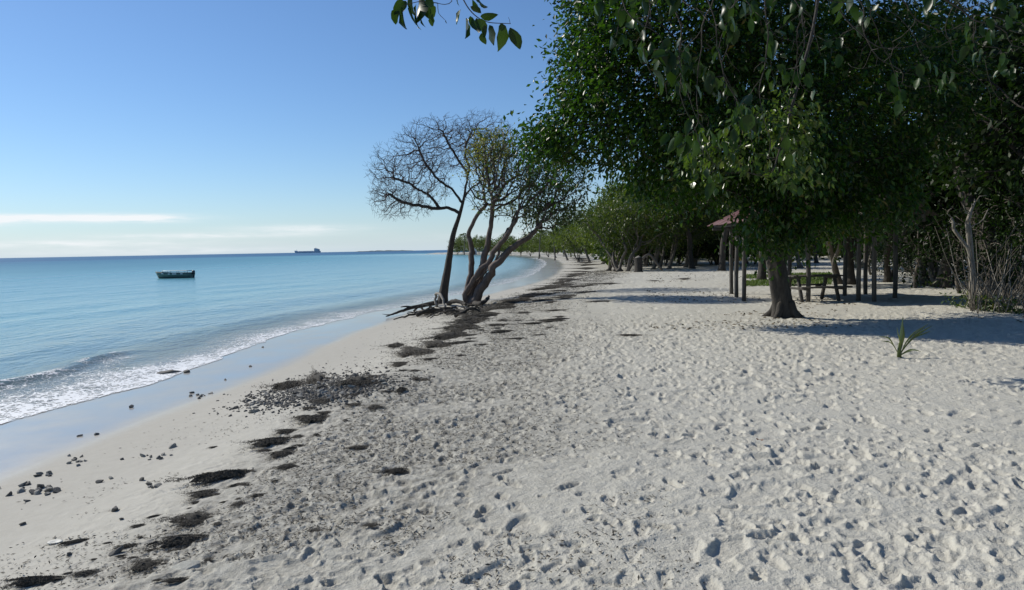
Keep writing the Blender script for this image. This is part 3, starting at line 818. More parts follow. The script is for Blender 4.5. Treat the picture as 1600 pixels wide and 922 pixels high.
r = np.random.default_rng(103)
b3 = G(1226, 495); D3 = b3[1]
trunk3 = curve_pts([b3 - [0, 0, .2], PD(1222, 470, D3), PD(1215, 430, D3 - .05), PD(1212, 395, D3), PD(1222, 350, D3), PD(1235, 290, D3 + .1), PD(1230, 230, D3 + .2)], .2)
blobs = [(960, 50, 0, 85, 75, 1.8, 300), (925, 150, .2, 62, 75, 1.6, 300), (1000, 225, 0, 75, 62, 1.6, 260), (842, 212, .4, 40, 34, .8, 90), (880, 235, .3, 40, 36, .9, 90),
         (1060, 60, -.3, 130, 120, 2.4, 380), (1105, 190, -.5, 120, 100, 2.2, 380), (1062, 268, -.4, 80, 45, 1.5, 180), (1210, 90, -.4, 150, 130, 2.6, 360),
         (1215, 250, -.8, 110, 90, 2.0, 340), (1215, 345, -1.0, 72, 45, 1.1, 200), (1340, 150, -.4, 150, 140, 2.6, 330), (1345, 300, -.3, 90, 75, 1.8, 240),
         (960, -90, .2, 90, 80, 2, 120), (1110, -140, 0, 140, 110, 2.4, 170), (1270, -150, 0, 150, 120, 2.6, 170), (1185, 300, -.9, 36, 42, .9, 80)]
att = np.vstack([px_ell(r, px, py, D3 + dd, rx, ry, dp, n) for px, py, dd, rx, ry, dp, n in blobs])
sk3 = colonize([trunk3], att, .26, 2.2, .36, r, 160, (0, 0, -.02), .16)
radii(sk3, .006, .23); _out = np.hypot(sk3.pos[:, 0] - b3[0], sk3.pos[:, 1] - b3[1]) + np.maximum(sk3.pos[:, 2] - 4.2, 0)
sk3.rad = np.minimum(sk3.rad, np.interp(_out, [0, .6, 1.5, 4], [.225, .18, .09, .045]))
root3 = empty('shade_tree', b3, 'large dark spreading shade tree on the open sand with thick trunk', 'tree')
bt = Buf(); ch0 = chains(sk3)
c = ch0[0]; p_ = sk3.pos[c]; rd_ = sk3.rad[c] * (1 + .5 * np.exp(-(p_[:, 2] - b3[2]) / .16))
pf = curve_pts(p_, .07); rf = np.interp(np.linspace(0, 1, len(pf)), np.linspace(0, 1, len(p_)), rd_)
tube(bt, pf, rf, 30, .055, True, r)
for a in (.3, 1.5, 2.6, 3.9, 5.2):                         # root toes running into the sand
    d_ = np.array([math.cos(a), math.sin(a), 0]); q_ = [b3 + d_ * .16 + [0, 0, .34], b3 + d_ * .27 + [0, 0, .12], b3 + d_ * .42 + [0, 0, .0], b3 + d_ * .58 + [0, 0, -.1]]
    tube(bt, curve_pts(q_, .06), np.linspace(.10, .05, len(curve_pts(q_, .06))), 9, .08, True, r)
link('trunk', bt.mesh('trunk', M['bark'], True, b3), root3)
for i in ch0[0]:
    for q in sk3.ch[i]:
        if q in ch0[0]: continue
        bb = Buf(); cs = chains(sk3, q); cs[0] = [i] + cs[0]; wood(sk3, cs, bb, r)
        link('branch', bb.mesh('branch', M['bark'], True, b3), root3)
bl = Buf()
leaf_cloud(bl, sk3, r, 38, .145, 2.5, .21, .45, clump=1.1)
leaf_cloud(bl, sk3, r, 15, .14, 9, .30, .45)
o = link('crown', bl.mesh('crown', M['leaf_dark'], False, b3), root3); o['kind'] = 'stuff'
# the lowest sprays of this tree, leaf by leaf
tp = sk3.pos[sk3.cnt <= 2]
kx = 800 + tp[:, 0] / tp[:, 1] * F_PX; ky = 385 - (tp[:, 2] - EYE[2]) / tp[:, 1] * F_PX
low = tp[(ky > 235) & (kx > 1080) & (kx < 1330) & (tp[:, 1] < D3 - .5)]
for k in range(120):
    c = low[r.integers(len(low))] + r.normal(0, .22, 3) + [0, -.25, 0]
    place_leaf(LEAF_LOW[k % 5], root3, b3, c, r.normal(0, .45, 3) + [0, -.1, -.9], r.uniform(.11, .17), r)

# --- boughs of a tree beside the camera, hanging in from above
r = np.random.default_rng(104)
bo = PD(1500, -420, 5.2)
root4 = empty('overhanging_bough', bo, 'drooping near bough with large glossy leaves hanging from above', 'bough')
stem4 = [curve_pts([bo, PD(1380, -200, 5.0), PD(1250, -60, 4.9), PD(1150, -30, 4.8), PD(1050, -25, 4.7), PD(970, -15, 4.6)], .12)]
att = np.vstack([px_ell(r, 1000, 10, 4.7, 70, 60, .5, 70), px_ell(r, 1070, 80, 4.8, 80, 90, .6, 130), px_ell(r, 1120, 190, 4.9, 65, 95, .5, 100), px_ell(r, 1200, 60, 5.0, 90, 110, .6, 110),
                 px_ell(r, 1320, 40, 5.2, 110, 100, .7, 100), px_ell(r, 1440, 60, 5.4, 120, 110, .7, 90), px_ell(r, 1560, 60, 5.6, 90, 130, .7, 80), px_ell(r, 1210, 210, 5.1, 50, 60, .4, 40)])
sk4 = colonize(stem4, att, .075, .9, .11, r, 160, (0, 0, -.05), .32)
radii(sk4, .0016, .022)
bb = Buf(); wood(sk4, chains(sk4), bb, r)
link('twigs', bb.mesh('twigs', M['bark'], True, bo), root4)
tp = sk4.pos[sk4.cnt <= 2]
kx = 800 + tp[:, 0] / tp[:, 1] * F_PX
wgt = np.where(kx < 1250, 1.0, .35); wgt /= wgt.sum()
for k in range(300):
    if k % 4 == 0: cc_ = tp[r.choice(len(tp), p=wgt)]
    c = cc_ + r.normal(0, .045, 3)
    place_leaf(LEAF_NEAR[k % 9], root4, bo, c, r.normal(0, .42, 3) + [0, 0, -1.0], r.uniform(.075, .125), r)

# --- the sunlit sprays that hang in front of the big trunk
r = np.random.default_rng(204)
bo = PD(1290, -150, 10.8)
root6 = empty('hanging_bough', bo, 'sunlit leafy bough drooping in front of the shade tree trunk', 'bough')
stem6 = [curve_pts([bo, PD(1275, 20, 10.6), PD(1250, 120, 10.4), PD(1225, 210, 10.2), PD(1205, 280, 10.0)], .15)]
att = np.vstack([px_ell(r, 1228, 290, 10.1, 62, 66, .5, 150), px_ell(r, 1270, 330, 10.2, 40, 40, .4, 80), px_ell(r, 1110, 245, 10.3, 60, 50, .5, 90), px_ell(r, 1230, 190, 10.3, 70, 60, .5, 90)])
att = att[att[:, 2] > 2.55]
sk6 = colonize(stem6, att, .13, 1.2, .2, r, 140, (0, 0, -.06), .3)
radii(sk6, .002, .022)
bb = Buf(); wood(sk6, chains(sk6), bb, r)
link('twigs', bb.mesh('twigs', M['bark'], True, bo), root6)
tp = sk6.pos[sk6.cnt <= 2]
for k in range(300):
    if k % 3 == 0: cc_ = tp[r.integers(len(tp))]
    place_leaf(LEAF_LOW[k % 5], root6, bo, cc_ + r.normal(0, .07, 3), r.normal(0, .45, 3) + [0, 0, -.9], r.uniform(.09, .15), r)
bl = Buf(); leaf_cloud(bl, sk6, r, 8, .11, 2, .12, .7, clump=1.0)
o = link('foliage', bl.mesh('foliage', M['leaf_low'], False, bo), root6); o['kind'] = 'stuff'

# --- the leafy twig against the sky, each leaf built
r = np.random.default_rng(105)
bo = PD(700, -120, 4.4)
root5 = empty('leafy_twig', bo, 'leafy twig hanging alone against the blue sky', 'twig')
def twig(ctrl, r0, r1):
    b = Buf(); p = curve_pts(ctrl, .02); tube(b, p, np.linspace(r0, r1, len(p)), 6, 0, True)
    return link('stem', b.mesh('stem', M['twig'], True, bo), root5)
t1o = twig([bo, PD(705, -60, 4.4), PD(716, -20, 4.4), PD(730, 10, 4.4), PD(746, 27, 4.4), PD(764, 35, 4.4), PD(798, 37, 4.42)], .006, .002)
t2 = twig([bo, PD(690, -50, 4.4), PD(700, -15, 4.38), PD(706, 2, 4.36), PD(695, 7, 4.36), PD(684, 5, 4.35)], .005, .002)
t3o = twig([PD(684, 5, 4.35), PD(660, 2, 4.35), PD(640, 6, 4.35), PD(628, 10, 4.35)], .003, .0015)
t4 = twig([PD(684, 5, 4.35), PD(685, 20, 4.36), PD(692, 28, 4.36), PD(697, 33, 4.36)], .002, .001)
t5 = twig([PD(797, 37, 4.42), PD(796, 31, 4.42), PD(794, 27, 4.42)], .0015, .001)
spec = [(783, 36, 788, 77, .155), (798, 43, 812, 76, .14), (751, 27, 773, 24, .08), (745, 30, 764, 56, .12), (735, 10, 753, 20, .09), (728, 28, 728, 59, .15), (735, 25, 740, 50, .12),
        (720, 15, 716, 38, .10), (764, 40, 774, 70, .11), (752, 52, 757, 68, .06), (738, 0, 748, 18, .1), (715, -5, 712, 8, .07), (748, -4, 752, 16, .09), (745, 28, 749, 52, .1),
        (628, 12, 634, 45, .14), (640, 8, 644, 46, .15), (636, 2, 620, 25, .11), (650, 6, 648, 42, .13), (655, 0, 662, 40, .13), (664, 4, 672, 30, .12), (672, 4, 680, 32, .10),
        (645, -6, 638, 20, .11), (660, -8, 655, 16, .11), (628, -2, 616, 22, .09), (672, -6, 668, 16, .10), (676, 22, 678, 40, .07), (620, 12, 615, 38, .06), (658, 28, 660, 43, .06), (696, 32, 698, 37, .03)]
for k, (ax, ay, bx, by, sz) in enumerate(spec):
    dd = 4.38 + r.normal(0, .05)
    a = PD(ax, ay, dd); e = PD(bx, by, dd + r.normal(0, .02)); v = e - a
    par_ = (t1o if ax > 705 else t3o)
    place_leaf(LEAF_NEAR[k % 9], par_, bo, a, v, np.linalg.norm(v) * 1.04, r, r.uniform(1.0, 2.1) * r.choice((-1, 1)) + (0 if k % 4 else .6))

# ------------------------------------------------------------------ the wood behind the beach
def make_variant(seed, h, lean, spread, nstem, leafmat, bark, tip=.009, rb=.155, per=15, lsize=.20, low=.20, natt=480, simple=True, fork=.35):
    r = np.random.default_rng(seed)
    stems = []
    for k in range(nstem):
        a = r.uniform(0, 6.28); ln = lean + r.normal(0, .15)
        top = np.array([ln * h * .45 + math.cos(a) * .12 * h * (nstem > 1), math.sin(a) * .12 * h, h * (.5 if nstem == 1 else .42)])
        stems.append(curve_pts([np.zeros(3), top * [.35, .35, .36] + r.normal(0, .16, 3), top * [.7, .8, .7] + r.normal(0, .22, 3), top], .25))
        stems[-1][0] = (0, 0, 0)
    cx = lean * h * .4
    att = []
    for k in range(7):
        a = r.uniform(0, 6.28); q = r.uniform(.2, .62) * spread
        att.append(ell(r, (cx + math.cos(a) * q, math.sin(a) * q, h * r.uniform(low + .22, .82)), (spread * .5, spread * .5, h * .17), natt // 8))
    att.append(ell(r, (cx, 0, h * .74), (spread * .6, spread * .6, h * .26), natt // 8))
    att = np.vstack(att); att = att[att[:, 2] > h * low]
    sk = colonize(stems, att, .26, 3.0, .42, r, 120, (0, 0, 0), .22, 5000)
    radii(sk, tip, rb)
    b = Buf(); wood(sk, chains(sk), b, r, .12, .5)
    tm = b.mesh('trunk', bark, True)
    b = Buf(); leaf_cloud(b, sk, r, per, lsize, 2.5, .28, .25, clump=1.0, simple=simple)
    leaf_cloud(b, sk, r, max(1, per // 4), lsize, 8, .35, .25, simple=simple)
    cm = b.mesh('crown', leafmat, False)
    return tm, cm
VAR = [make_variant(1, 7.0, .35, 3.6, 2, M['leaf_mid'], M['bark_grey']), make_variant(2, 6.2, .45, 3.4, 2, M['leaf_mid'], M['bark_grey']),
       make_variant(3, 8.0, .05, 4.0, 1, M['leaf_mid'], M['bark'], rb=.2), make_variant(4, 5.6, .4, 3.2, 4, M['leaf_mid'], M['bark_grey'], rb=.2),
       make_variant(5, 7.2, -.2, 3.8, 2, M['leaf_mid'], M['bark'])]
TALL = make_variant(6, 12.5, .04, 5.4, 1, M['leaf_shade'], M['bark'], rb=.17, natt=700, low=.24)
for k_, (x_, y_) in enumerate([(6.5, -3.5), (14.0, 4.0), (1.0, -9.0)]):  # unseen trees added around the camera to block skylight on the foliage
    rt_ = empty('sky_blocking_tree', (x_, y_, soft_ground(x_, y_) - .05), 'unseen tree near the camera added to screen skylight from the foliage', 'tree', 'unseen trees added to screen skylight', k_ * 2.2, .85)
    link('trunk', TALL[0], rt_); o = link('crown', TALL[1], rt_); o['kind'] = 'stuff'
VARF = [make_variant(11, 7.5, .1, 3.8, 1, M['leaf_far'], M['bark_grey'], per=8, lsize=.34, low=.12, natt=300), make_variant(12, 6.5, .15, 3.4, 2, M['leaf_far'], M['bark_grey'], per=8, lsize=.34, low=.1, natt=300),
        make_variant(13, 9.0, 0, 4.2, 1, M['leaf_far'], M['bark_grey'], per=8, lsize=.36, low=.14, natt=320), make_variant(14, 6.0, .1, 4.0, 3, M['leaf_far'], M['bark_grey'], per=8, lsize=.34, low=.06, natt=300)]
def put_tree(var, p, label, rz=0.0, sc=1.0, name='tree', group=None, dark=False):
    root = empty(name, (p[0], p[1], p[2] - .05), label, 'tree', group, rz, sc)
    link('trunk', var[0], root); o = link('crown', var[1], root); o['kind'] = 'stuff'
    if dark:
        o.material_slots[0].link = 'OBJECT'; o.material_slots[0].material = M['leaf_shade']  # crown takes the leaf colour with shade painted in
    return root
def at_px(px, dist):
    p = PD(px, 461, dist); return np.array([p[0], p[1], soft_ground(p[0], p[1])])
# trees whose trunks one can pick out, left to right
GRV = 'trees of the grove behind the open sand'
grove = [(952, 57, 3, .85, 1.2, 'slanting trunk at the seaward end of the tree row'), (960, 55, 1, .8, .3, 'second slanting trunk of the crowded tree row'),
         (968, 52, 3, .95, 2.2, 'leaning grey tree in the crowded row beside the stump'), (981, 51, 1, .9, -.2, 'leaning tree with pale twigs just left of the stump'),
         (1021, 53, 0, .95, .3, 'slim curved tree right of the grey stump'), (1031, 56, 1, .9, .5, 'tree with crooked grey trunk behind the slim curved one'),
         (1046, 53, 0, .92, .1, 'tree leaning strongly right in the middle of the grove'), (1082, 52, 2, .9, 1.0, 'upright dark tree left of the thick grove tree'),
         (1072, 57, 0, 1.0, .6, 'slim dark grove tree between two upright ones'), (1120, 60, 4, .9, 2.8, 'thin tree just behind the left posts of the red shelter')]
for px, d, v, sc, rz, lab in grove:
    put_tree(VAR[v], at_px(px, d), lab, rz, sc, 'grove_tree', GRV)
put_tree(VAR[1], at_px(1312, 29.5), 'thick tree leaning left behind the picnic table', math.pi + .2, .95, 'grove_tree', GRV)
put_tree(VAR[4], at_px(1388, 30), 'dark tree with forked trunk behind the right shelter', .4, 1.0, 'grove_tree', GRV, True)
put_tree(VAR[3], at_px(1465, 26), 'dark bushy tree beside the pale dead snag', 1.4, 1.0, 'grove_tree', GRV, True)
for k, (px, d, sc, lab) in enumerate([(1128, 47, 1.65, 'tall dark tree rising behind the left half of the shade tree'), (1190, 34, 1.6, 'tall dark tree rising behind the trunk of the shade tree'), (1330, 29, 1.45, 'tall dark tree rising behind the right half of the shade tree'), (1478, 25, 1.3, 'tall dark tree rising above the brushwood')]):
    put_tree(TALL, at_px(px, d), lab, k * 1.9, sc / 1.55, 'grove_tree', GRV)
fill = [(1165, 62, 2), (1205, 55, 3), (1250, 48, 0), (1275, 60, 4), (1340, 46, 3), (1360, 56, 2), (1420, 38, 1), (1440, 50, 2), (1500, 34, 4), (1530, 28, 3), (1560, 40, 2), (1590, 24, 4), (1640, 32, 2), (1690, 22, 3),
        (1000, 74, 2), (1060, 70, 4), (1110, 80, 2), (1010, 62, 1), (1480, 60, 0), (1555, 60, 2), (1640, 20, 2), (1700, 16, 4), (1560, 21.5, 2), (1440, 27, 3)]
for k, (px, d, v) in enumerate(fill):
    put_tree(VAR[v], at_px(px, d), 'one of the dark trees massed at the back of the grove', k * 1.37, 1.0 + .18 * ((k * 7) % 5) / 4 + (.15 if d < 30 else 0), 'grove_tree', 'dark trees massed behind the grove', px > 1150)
for k, (px, d, sc) in enumerate([(958, 66, .62), (978, 62, .55), (1000, 64, .6), (1018, 66, .6), (1040, 62, .55), (1062, 64, .62), (1088, 60, .55), (1112, 62, .6), (1140, 58, .55), (1180, 60, .6), (1220, 56, .55)]):
    put_tree(VARF[3], at_px(px, d), 'low dark bush filling the gaps behind the slanting trunks', k * 1.7, sc, 'bush', 'bushes behind the slanting trunks', True)
# the tree line that follows the bay
bay = [(942, 80, 1, 1.0), (922, 96, 0, .92), (905, 108, 3, 1.0), (955, 88, 2, .95), (888, 125, 0, .95), (893, 150, 2, 1.0), (968, 72, 2, 1.0), (985, 68, 1, 1.1), (1030, 66, 2, 1.0), (1085, 64, 3, 1.2), (870, 165, 1, .85), (858, 185, 3, .9), (845, 205, 2, .8), (872, 215, 2, .95),
       (830, 225, 1, .9), (815, 250, 3, .95), (800, 280, 0, .9), (785, 300, 1, 1.0), (825, 270, 2, .9), (770, 330, 3, 1.0), (750, 350, 2, 1.05), (735, 370, 1, 1.2), (716, 385, 3, 1.35), (760, 380, 0, 1.2),
       (790, 350, 2, 1.1), (960, 120, 2, .9), (930, 140, 3, .95), (910, 175, 2, 1.0), (880, 260, 1, 1.0), (850, 300, 2, 1.0), (725, 400, 0, 1.3)]
for k, (px, d, v, sc) in enumerate(bay):
    p = at_px(px, d)
    lab = ('bright green tree leaning over the sand where the bay begins to curve' if k < 4 else 'sunlit green tree in the line along the far curve of the bay')
    if 965 < px < 1100: lab = 'green tree closing the back of the grove beyond the slanting trunks'
    put_tree(VARF[v], p, lab, k * 2.1, sc, 'bay_tree', 'first trees of the bay' if k < 4 else 'trees beyond the slanting trunks' if px > 965 else 'trees along the bay')

def palm_parts(seed, h, lean, nf=15, L=2.6):
    r = np.random.default_rng(seed)
    pts = curve_pts([(0, 0, 0), (lean * .25, 0, h * .33), (lean * .6, .1, h * .7), (lean, .1, h)], .4)
    b = Buf(); tube(b, pts, np.interp(np.linspace(0, 1, len(pts)), [0, .08, 1], [.24, .16, .10]), 8, .05, True, r)
    tm = b.mesh('trunk', M['bark_grey'], True); out = []
    for k in range(nf):
        a = k * 2.4 + r.uniform(-.2, .2); e = r.uniform(-.3, 1.1)
        d = np.array([math.cos(a) * math.cos(e), math.sin(a) * math.cos(e), math.sin(e)])
        n = 12; t = np.linspace(0, 1, n); mid = pts[-1] + d * (t[:, None] * L) - np.array([0, 0, 1.0]) * (t[:, None] ** 2) * L * .55
        b = Buf(); tube(b, mid, np.linspace(.03, .008, n), 4, 0, False)
        tg = np.gradient(mid, axis=0); sd = np.cross(tg, [0, 0, 1.0]); sd /= np.linalg.norm(sd, axis=1, keepdims=True) + 1e-9
        bp = np.repeat(mid[1:], 4, 0); sg = np.tile([1, -1, 1, -1], n - 1)[:, None]
        dd = np.repeat(sd[1:], 4, 0) * sg + np.repeat(tg[1:], 4, 0) / np.linalg.norm(tg[1:], axis=1).repeat(4)[:, None] * .5 + [0, 0, -.5]
        bp = bp + np.repeat(tg[1:], 4, 0) * np.tile([0, 0, .5, .5], n - 1)[:, None]
        leaves(b, bp, dd, np.repeat(.62 * np.sin(np.clip(t[1:] * 2.6 + .35, 0, 3.0)), 4) + .1, r, width=.13, simple=True)
        out.append(b.mesh('frond', M['leaf_far'], False))
    return tm, out
pm = palm_parts(3, 6.2, .6)
for k, (px, d, sc, rz, lab) in enumerate([(843, 170, 1.0, .3, 'coconut palm rising above the tree line at the far curve of the beach'), (868, 140, .8, 2.0, 'short palm among the sunlit trees right of the taller palm'),
                                          (727, 360, 1.5, 1.0, 'far palm on the wooded tip of the bay')]):
    root = empty('coconut_palm', at_px(px, d), lab, 'palm', 'palms along the bay', rz, sc)
    link('trunk', pm[0], root)
    for f_ in pm[1]: link('frond', f_, root)

# the far wood, one mass
r = np.random.default_rng(106)
bw = Buf()
cl = []
for px in np.arange(955, 1700, 9):
    for rep in range(2):
        d = r.uniform(68, 105); p = at_px(px + r.uniform(-5, 5), d); cl.append((p, r.uniform(2.0, 3.6), r.uniform(2.2, 4.4)))
for px, d in zip(np.linspace(712, 955, 40), np.interp(np.linspace(712, 955, 40), [712, 760, 830, 880, 930, 960], [430, 395, 300, 230, 165, 125])):
    for rep in range(2):
        p = at_px(px + r.uniform(-2, 2), d + r.uniform(8, 25)); cl.append((p, r.uniform(2.2, 4.0), r.uniform(2.0, 4.2) * (1 + .25 * (px < 760))))
for p, rx, hz in cl:
    n = 260
    q = ell(r, p + [0, 0, hz], (rx, rx, hz), n, shell=.35)
    q = q[q[:, 2] > p[2]]
    o = q - p - [0, 0, hz * .7]
    leaves(bw, q, o / np.linalg.norm(o, axis=1, keepdims=True) + r.normal(0, .6, q.shape), r.uniform(.4, .75, len(q)), r, width=.7, simple=True)
o = link('far_wood', bw.mesh('far_wood', M['leaf_mid'], False)); tag(o, 'dense green wood closing the view behind the beach trees', 'wood', kind='stuff')

# a cut stump, the bleached snag, the brushwood
r = np.random.default_rng(107)
p = at_px(998, 48.5); p[2] = soft_ground(p[0], p[1])
rt = empty('tree_stump', p, 'short thick dark stump with pale cut top in front of the tree row', 'stump')
b = Buf(); tube(b, [(0, 0, -.1), (0, 0, .1), (.02, 0, .5), (0, .02, .95)], [.36, .27, .25, .26], 14, .08, False, r); link('trunk', b.mesh('trunk', M['bark'], True), rt)
b = Buf(); tube(b, [(0, .02, .93), (0, .02, .96)], [.24, .23], 14, .0, True, r); link('cut_face', b.mesh('cut_face', M['bark_pale'], False), rt)
b = Buf(); tube(b, curve_pts([(.15, 0, .8), (.7, .1, 1.15), (1.1, .2, .75), (1.6, .2, .1)], .15), .08, 8, .1, True, r); link('branch', b.mesh('branch', M['bark_grey'], True), rt)

bs = G(1518, 482); Ds = bs[1]
stems = [curve_pts([bs - [0, 0, .1], PD(1516, 450, Ds), PD(1519, 425, Ds), PD(1515, 405, Ds), PD(1512, 388, Ds), PD(1500, 372, Ds), PD(1490, 358, Ds)], .12),
         curve_pts([bs, PD(1521, 440, Ds + .1), PD(1518, 410, Ds + .1), PD(1516, 385, Ds + .1), PD(1514, 365, Ds), PD(1512, 348, Ds)], .12)]
att = np.vstack([px_ell(r, 1500, 335, Ds, 26, 26, .4, 40), px_ell(r, 1525, 325, Ds, 26, 34, .4, 40)])
sk = colonize(stems, att, .14, 1.2, .22, r, 60, (0, 0, .1), .2)
hero_tree('dead_snag', 'bleached dead forked tree standing at the edge of the brush', 'snag', bs, sk, r, M['bark_pale'], .012, .085, (), .12, .3)

def stick(b, a, e, r0, r, k=5):
    m_ = (a + e) / 2 + r.normal(0, .05, 3) * np.linalg.norm(e - a)
    p = curve_pts([a, m_, e], .25); tube(b, p, np.linspace(r0, r0 * .45, len(p)), k, 0, True)
root = empty('brushwood_fence', G(1560, 488), 'heap of upright dry sticks and brushwood at the right edge', 'brushwood')
base = np.array(root.location)
for k in range(150):
    px = r.uniform(1515, 1625); py = r.uniform(474, 490)
    a = G(px, py); hgt = r.choice([r.uniform(.3, .9), r.uniform(.9, 2.0)], p=[.6, .4])
    e = a + np.array([r.normal(.1, .35) * hgt, r.normal(0, .3) * hgt, hgt])
    b = Buf(); stick(b, a - [0, 0, .05], e, r.uniform(.005, .017), r)
    link('stick', b.mesh('stick', M['stick'] if k % 3 else M['bark_pale'], True, base), root)
b = Buf(); n = 500
pp = np.stack([r.uniform(0, 1, n), r.uniform(0, 1, n), r.random(n) ** 2 * .35], 1)
c0, c1 = G(1520, 484), G(1610, 492)
pts = np.stack([c0[0] + (c1[0] - c0[0]) * pp[:, 0], c0[1] + (c1[1] - c0[1]) * pp[:, 0] + pp[:, 1] * 1.6 - .3, np.zeros(n)], 1)
pts[:, 2] = [soft_ground(x_, y_) for x_, y_ in pts[:, :2]]; pts[:, 2] += pp[:, 2]
leaves(b, pts, r.normal(0, 1, (n, 3)), r.uniform(.06, .14, n), r)
o = link('undergrowth', b.mesh('undergrowth', M['leaf_sparse'], False, base), root); o['kind'] = 'stuff'
# shrubs closing the dark space behind the brushwood
for k, (px, d) in enumerate([(1545, 20.5), (1600, 19.5), (1500, 22.5), (1430, 25.5), (1640, 18.5), (1395, 31), (1425, 34), (1455, 29), (1490, 27), (1520, 30), (1555, 26), (1590, 28), (1360, 36), (1475, 35)]):
    p = at_px(px, d)
    rt = empty('shrub', p, 'dark leafy shrub in the thicket at the right back', 'shrub', 'shrubs of the right thicket', k * 1.3)
    att = ell(r, (0, 0, 1.5), (1.3, 1.0, 1.5), 170); att = att[att[:, 2] > .2]
    sk = colonize([curve_pts([(0, 0, -.05), (.1, 0, .4), (.1, .1, .8)], .2)], att, .2, 1.6, .3, r, 60, (0, 0, 0), .2)
    radii(sk, .008, .06); b = Buf(); wood(sk, chains(sk), b, r); link('stem', b.mesh('stem', M['bark_grey'], True), rt)
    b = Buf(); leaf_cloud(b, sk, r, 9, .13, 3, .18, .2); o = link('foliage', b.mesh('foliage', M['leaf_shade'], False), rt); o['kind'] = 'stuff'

# ------------------------------------------------------------------ shelters, table
M['roof_red'] = simple_mat('faded_red_roofing', (.085, .028, .023), (.135, .05, .042), 9, .6, .3, .01)
M['roof_dark'] = simple_mat('dark_thatch', (.03, .026, .02), (.09, .075, .055), 22, .95, .8, .03, stretch=(1, 1, 3))
M['plank'] = simple_mat('grey_plank', (.035, .03, .026), (.095, .085, .07), 14, .85, .3, .005, stretch=(.2, 3, 1))
def box(b, c, sz, rot=None):
    c = np.asarray(c, float); h = np.asarray(sz, float) / 2
    V = np.array([(sx, sy, sz_) for sx in (-1, 1) for sy in (-1, 1) for sz_ in (-1, 1)]) * h
    if rot is not None: V = V @ np.asarray(rot).T
    b.add(V + c, [(0, 1, 3, 2), (4, 6, 7, 5), (0, 4, 5, 1), (2, 3, 7, 6), (0, 2, 6, 4), (1, 5, 7, 3)])
def boxmesh(name, mat, c, sz, rot=None, bev=.006):
    b = Buf(); box(b, c, sz, rot); me = b.mesh(name, mat, False)
    bm = bmesh.new(); bm.from_mesh(me); bmesh.ops.bevel(bm, geom=bm.edges[:], offset=bev, segments=1, affect='EDGES', clamp_overlap=True); bm.to_mesh(me); bm.free()
    return me
def rotx(a): c, s = math.cos(a), math.sin(a); return np.array([[1, 0, 0], [0, c, -s], [0, s, c]])
def roty(a): c, s = math.cos(a), math.sin(a); return np.array([[c, 0, s], [0, 1, 0], [-s, 0, c]])
def post(root, base, p, h, rad, r):
    b = Buf(); q = np.array([p - [0, 0, .15], p + [0, 0, h * .3] + r.normal(0, .01, 3), p + [0, 0, h * .65] + r.normal(0, .012, 3), p + [0, 0, h]])
    tube(b, curve_pts(q, .4), rad, 9, .05, True, r); link('post', b.mesh('post', M['post'], True, base), root)
def shelter(label, posts, eave, ridge_z, over, roofmat, battens=True, extra=None):
    r = np.random.default_rng(len(label))
    pts = [G(px, py) for px, py in posts]
    xs = [p[0] for p in pts]; ys = [p[1] for p in pts]
    x0, x1, y0, y1 = min(xs) - over, max(xs) + over, min(ys) - over, max(ys) + over
    base = np.array([(x0 + x1) / 2, (y0 + y1) / 2, min(p[2] for p in pts)])
    root = empty('beach_shelter', base, label, 'shelter')
    for p in pts: post(root, base, p, eave - p[2] + .05, .065, r)
    xm = (x0 + x1) / 2; hw = (x1 - x0) / 2; sl_ = math.atan2(ridge_z - eave, hw); ln = math.hypot(hw, ridge_z - eave)
    np_ = 7; wd = (y1 - y0) / np_
    for sgn in (-1, 1):
        for k in range(np_):                                       # roofing sheets side by side
            c = np.array([xm + sgn * hw / 2, y0 + wd * (k + .5), (eave + ridge_z) / 2 + .06 + (k % 2) * .008]) - base
            link('roof_sheet', boxmesh('roof_sheet', roofmat, c, (ln + .06, wd * 1.02, .025), roty(sgn * sl_), .004), root)
    link('ridge_cap', boxmesh('ridge_cap', roofmat, np.array([xm, (y0 + y1) / 2, ridge_z + .10]) - base, (.22, y1 - y0 + .05, .03)), root)
    for yy in (y0 + over, y1 - over):
        link('tie_beam', boxmesh('tie_beam', M['post'], np.array([xm, yy, eave - .06]) - base, (x1 - x0 - over * .8, .08, .10)), root)
        link('king_post', boxmesh('king_post', M['post'], np.array([xm, yy, (eave + ridge_z) / 2]) - base, (.08, .07, ridge_z - eave)), root)
    for xx in (x0 + over, x1 - over):
        link('wall_plate', boxmesh('wall_plate', M['post'], np.array([xx, (y0 + y1) / 2, eave + .03]) - base, (.09, y1 - y0 - .1, .09)), root)
    return root, base
shelter('open shelter with faded red gabled roof behind the big trunk', [(1143, 459), (1151, 464.5), (1162.5, 470.5), (1233, 463), (1262.5, 471.5), (1226, 458)], 2.30, 2.95, .24, M['roof_red'])
rb, bb_ = shelter('dark open shelter on bare poles right of the picnic table', [(1320, 462.5), (1341.5, 470), (1366, 471.5), (1398, 466), (1352, 460)], 2.35, 3.0, .35, M['roof_dark'])
p = G(1320, 462.5)
link('hanging_board', boxmesh('hanging_board', M['roof_dark'], p + [.18, -.12, 1.75] - bb_, (.42, .05, .62)), rb)
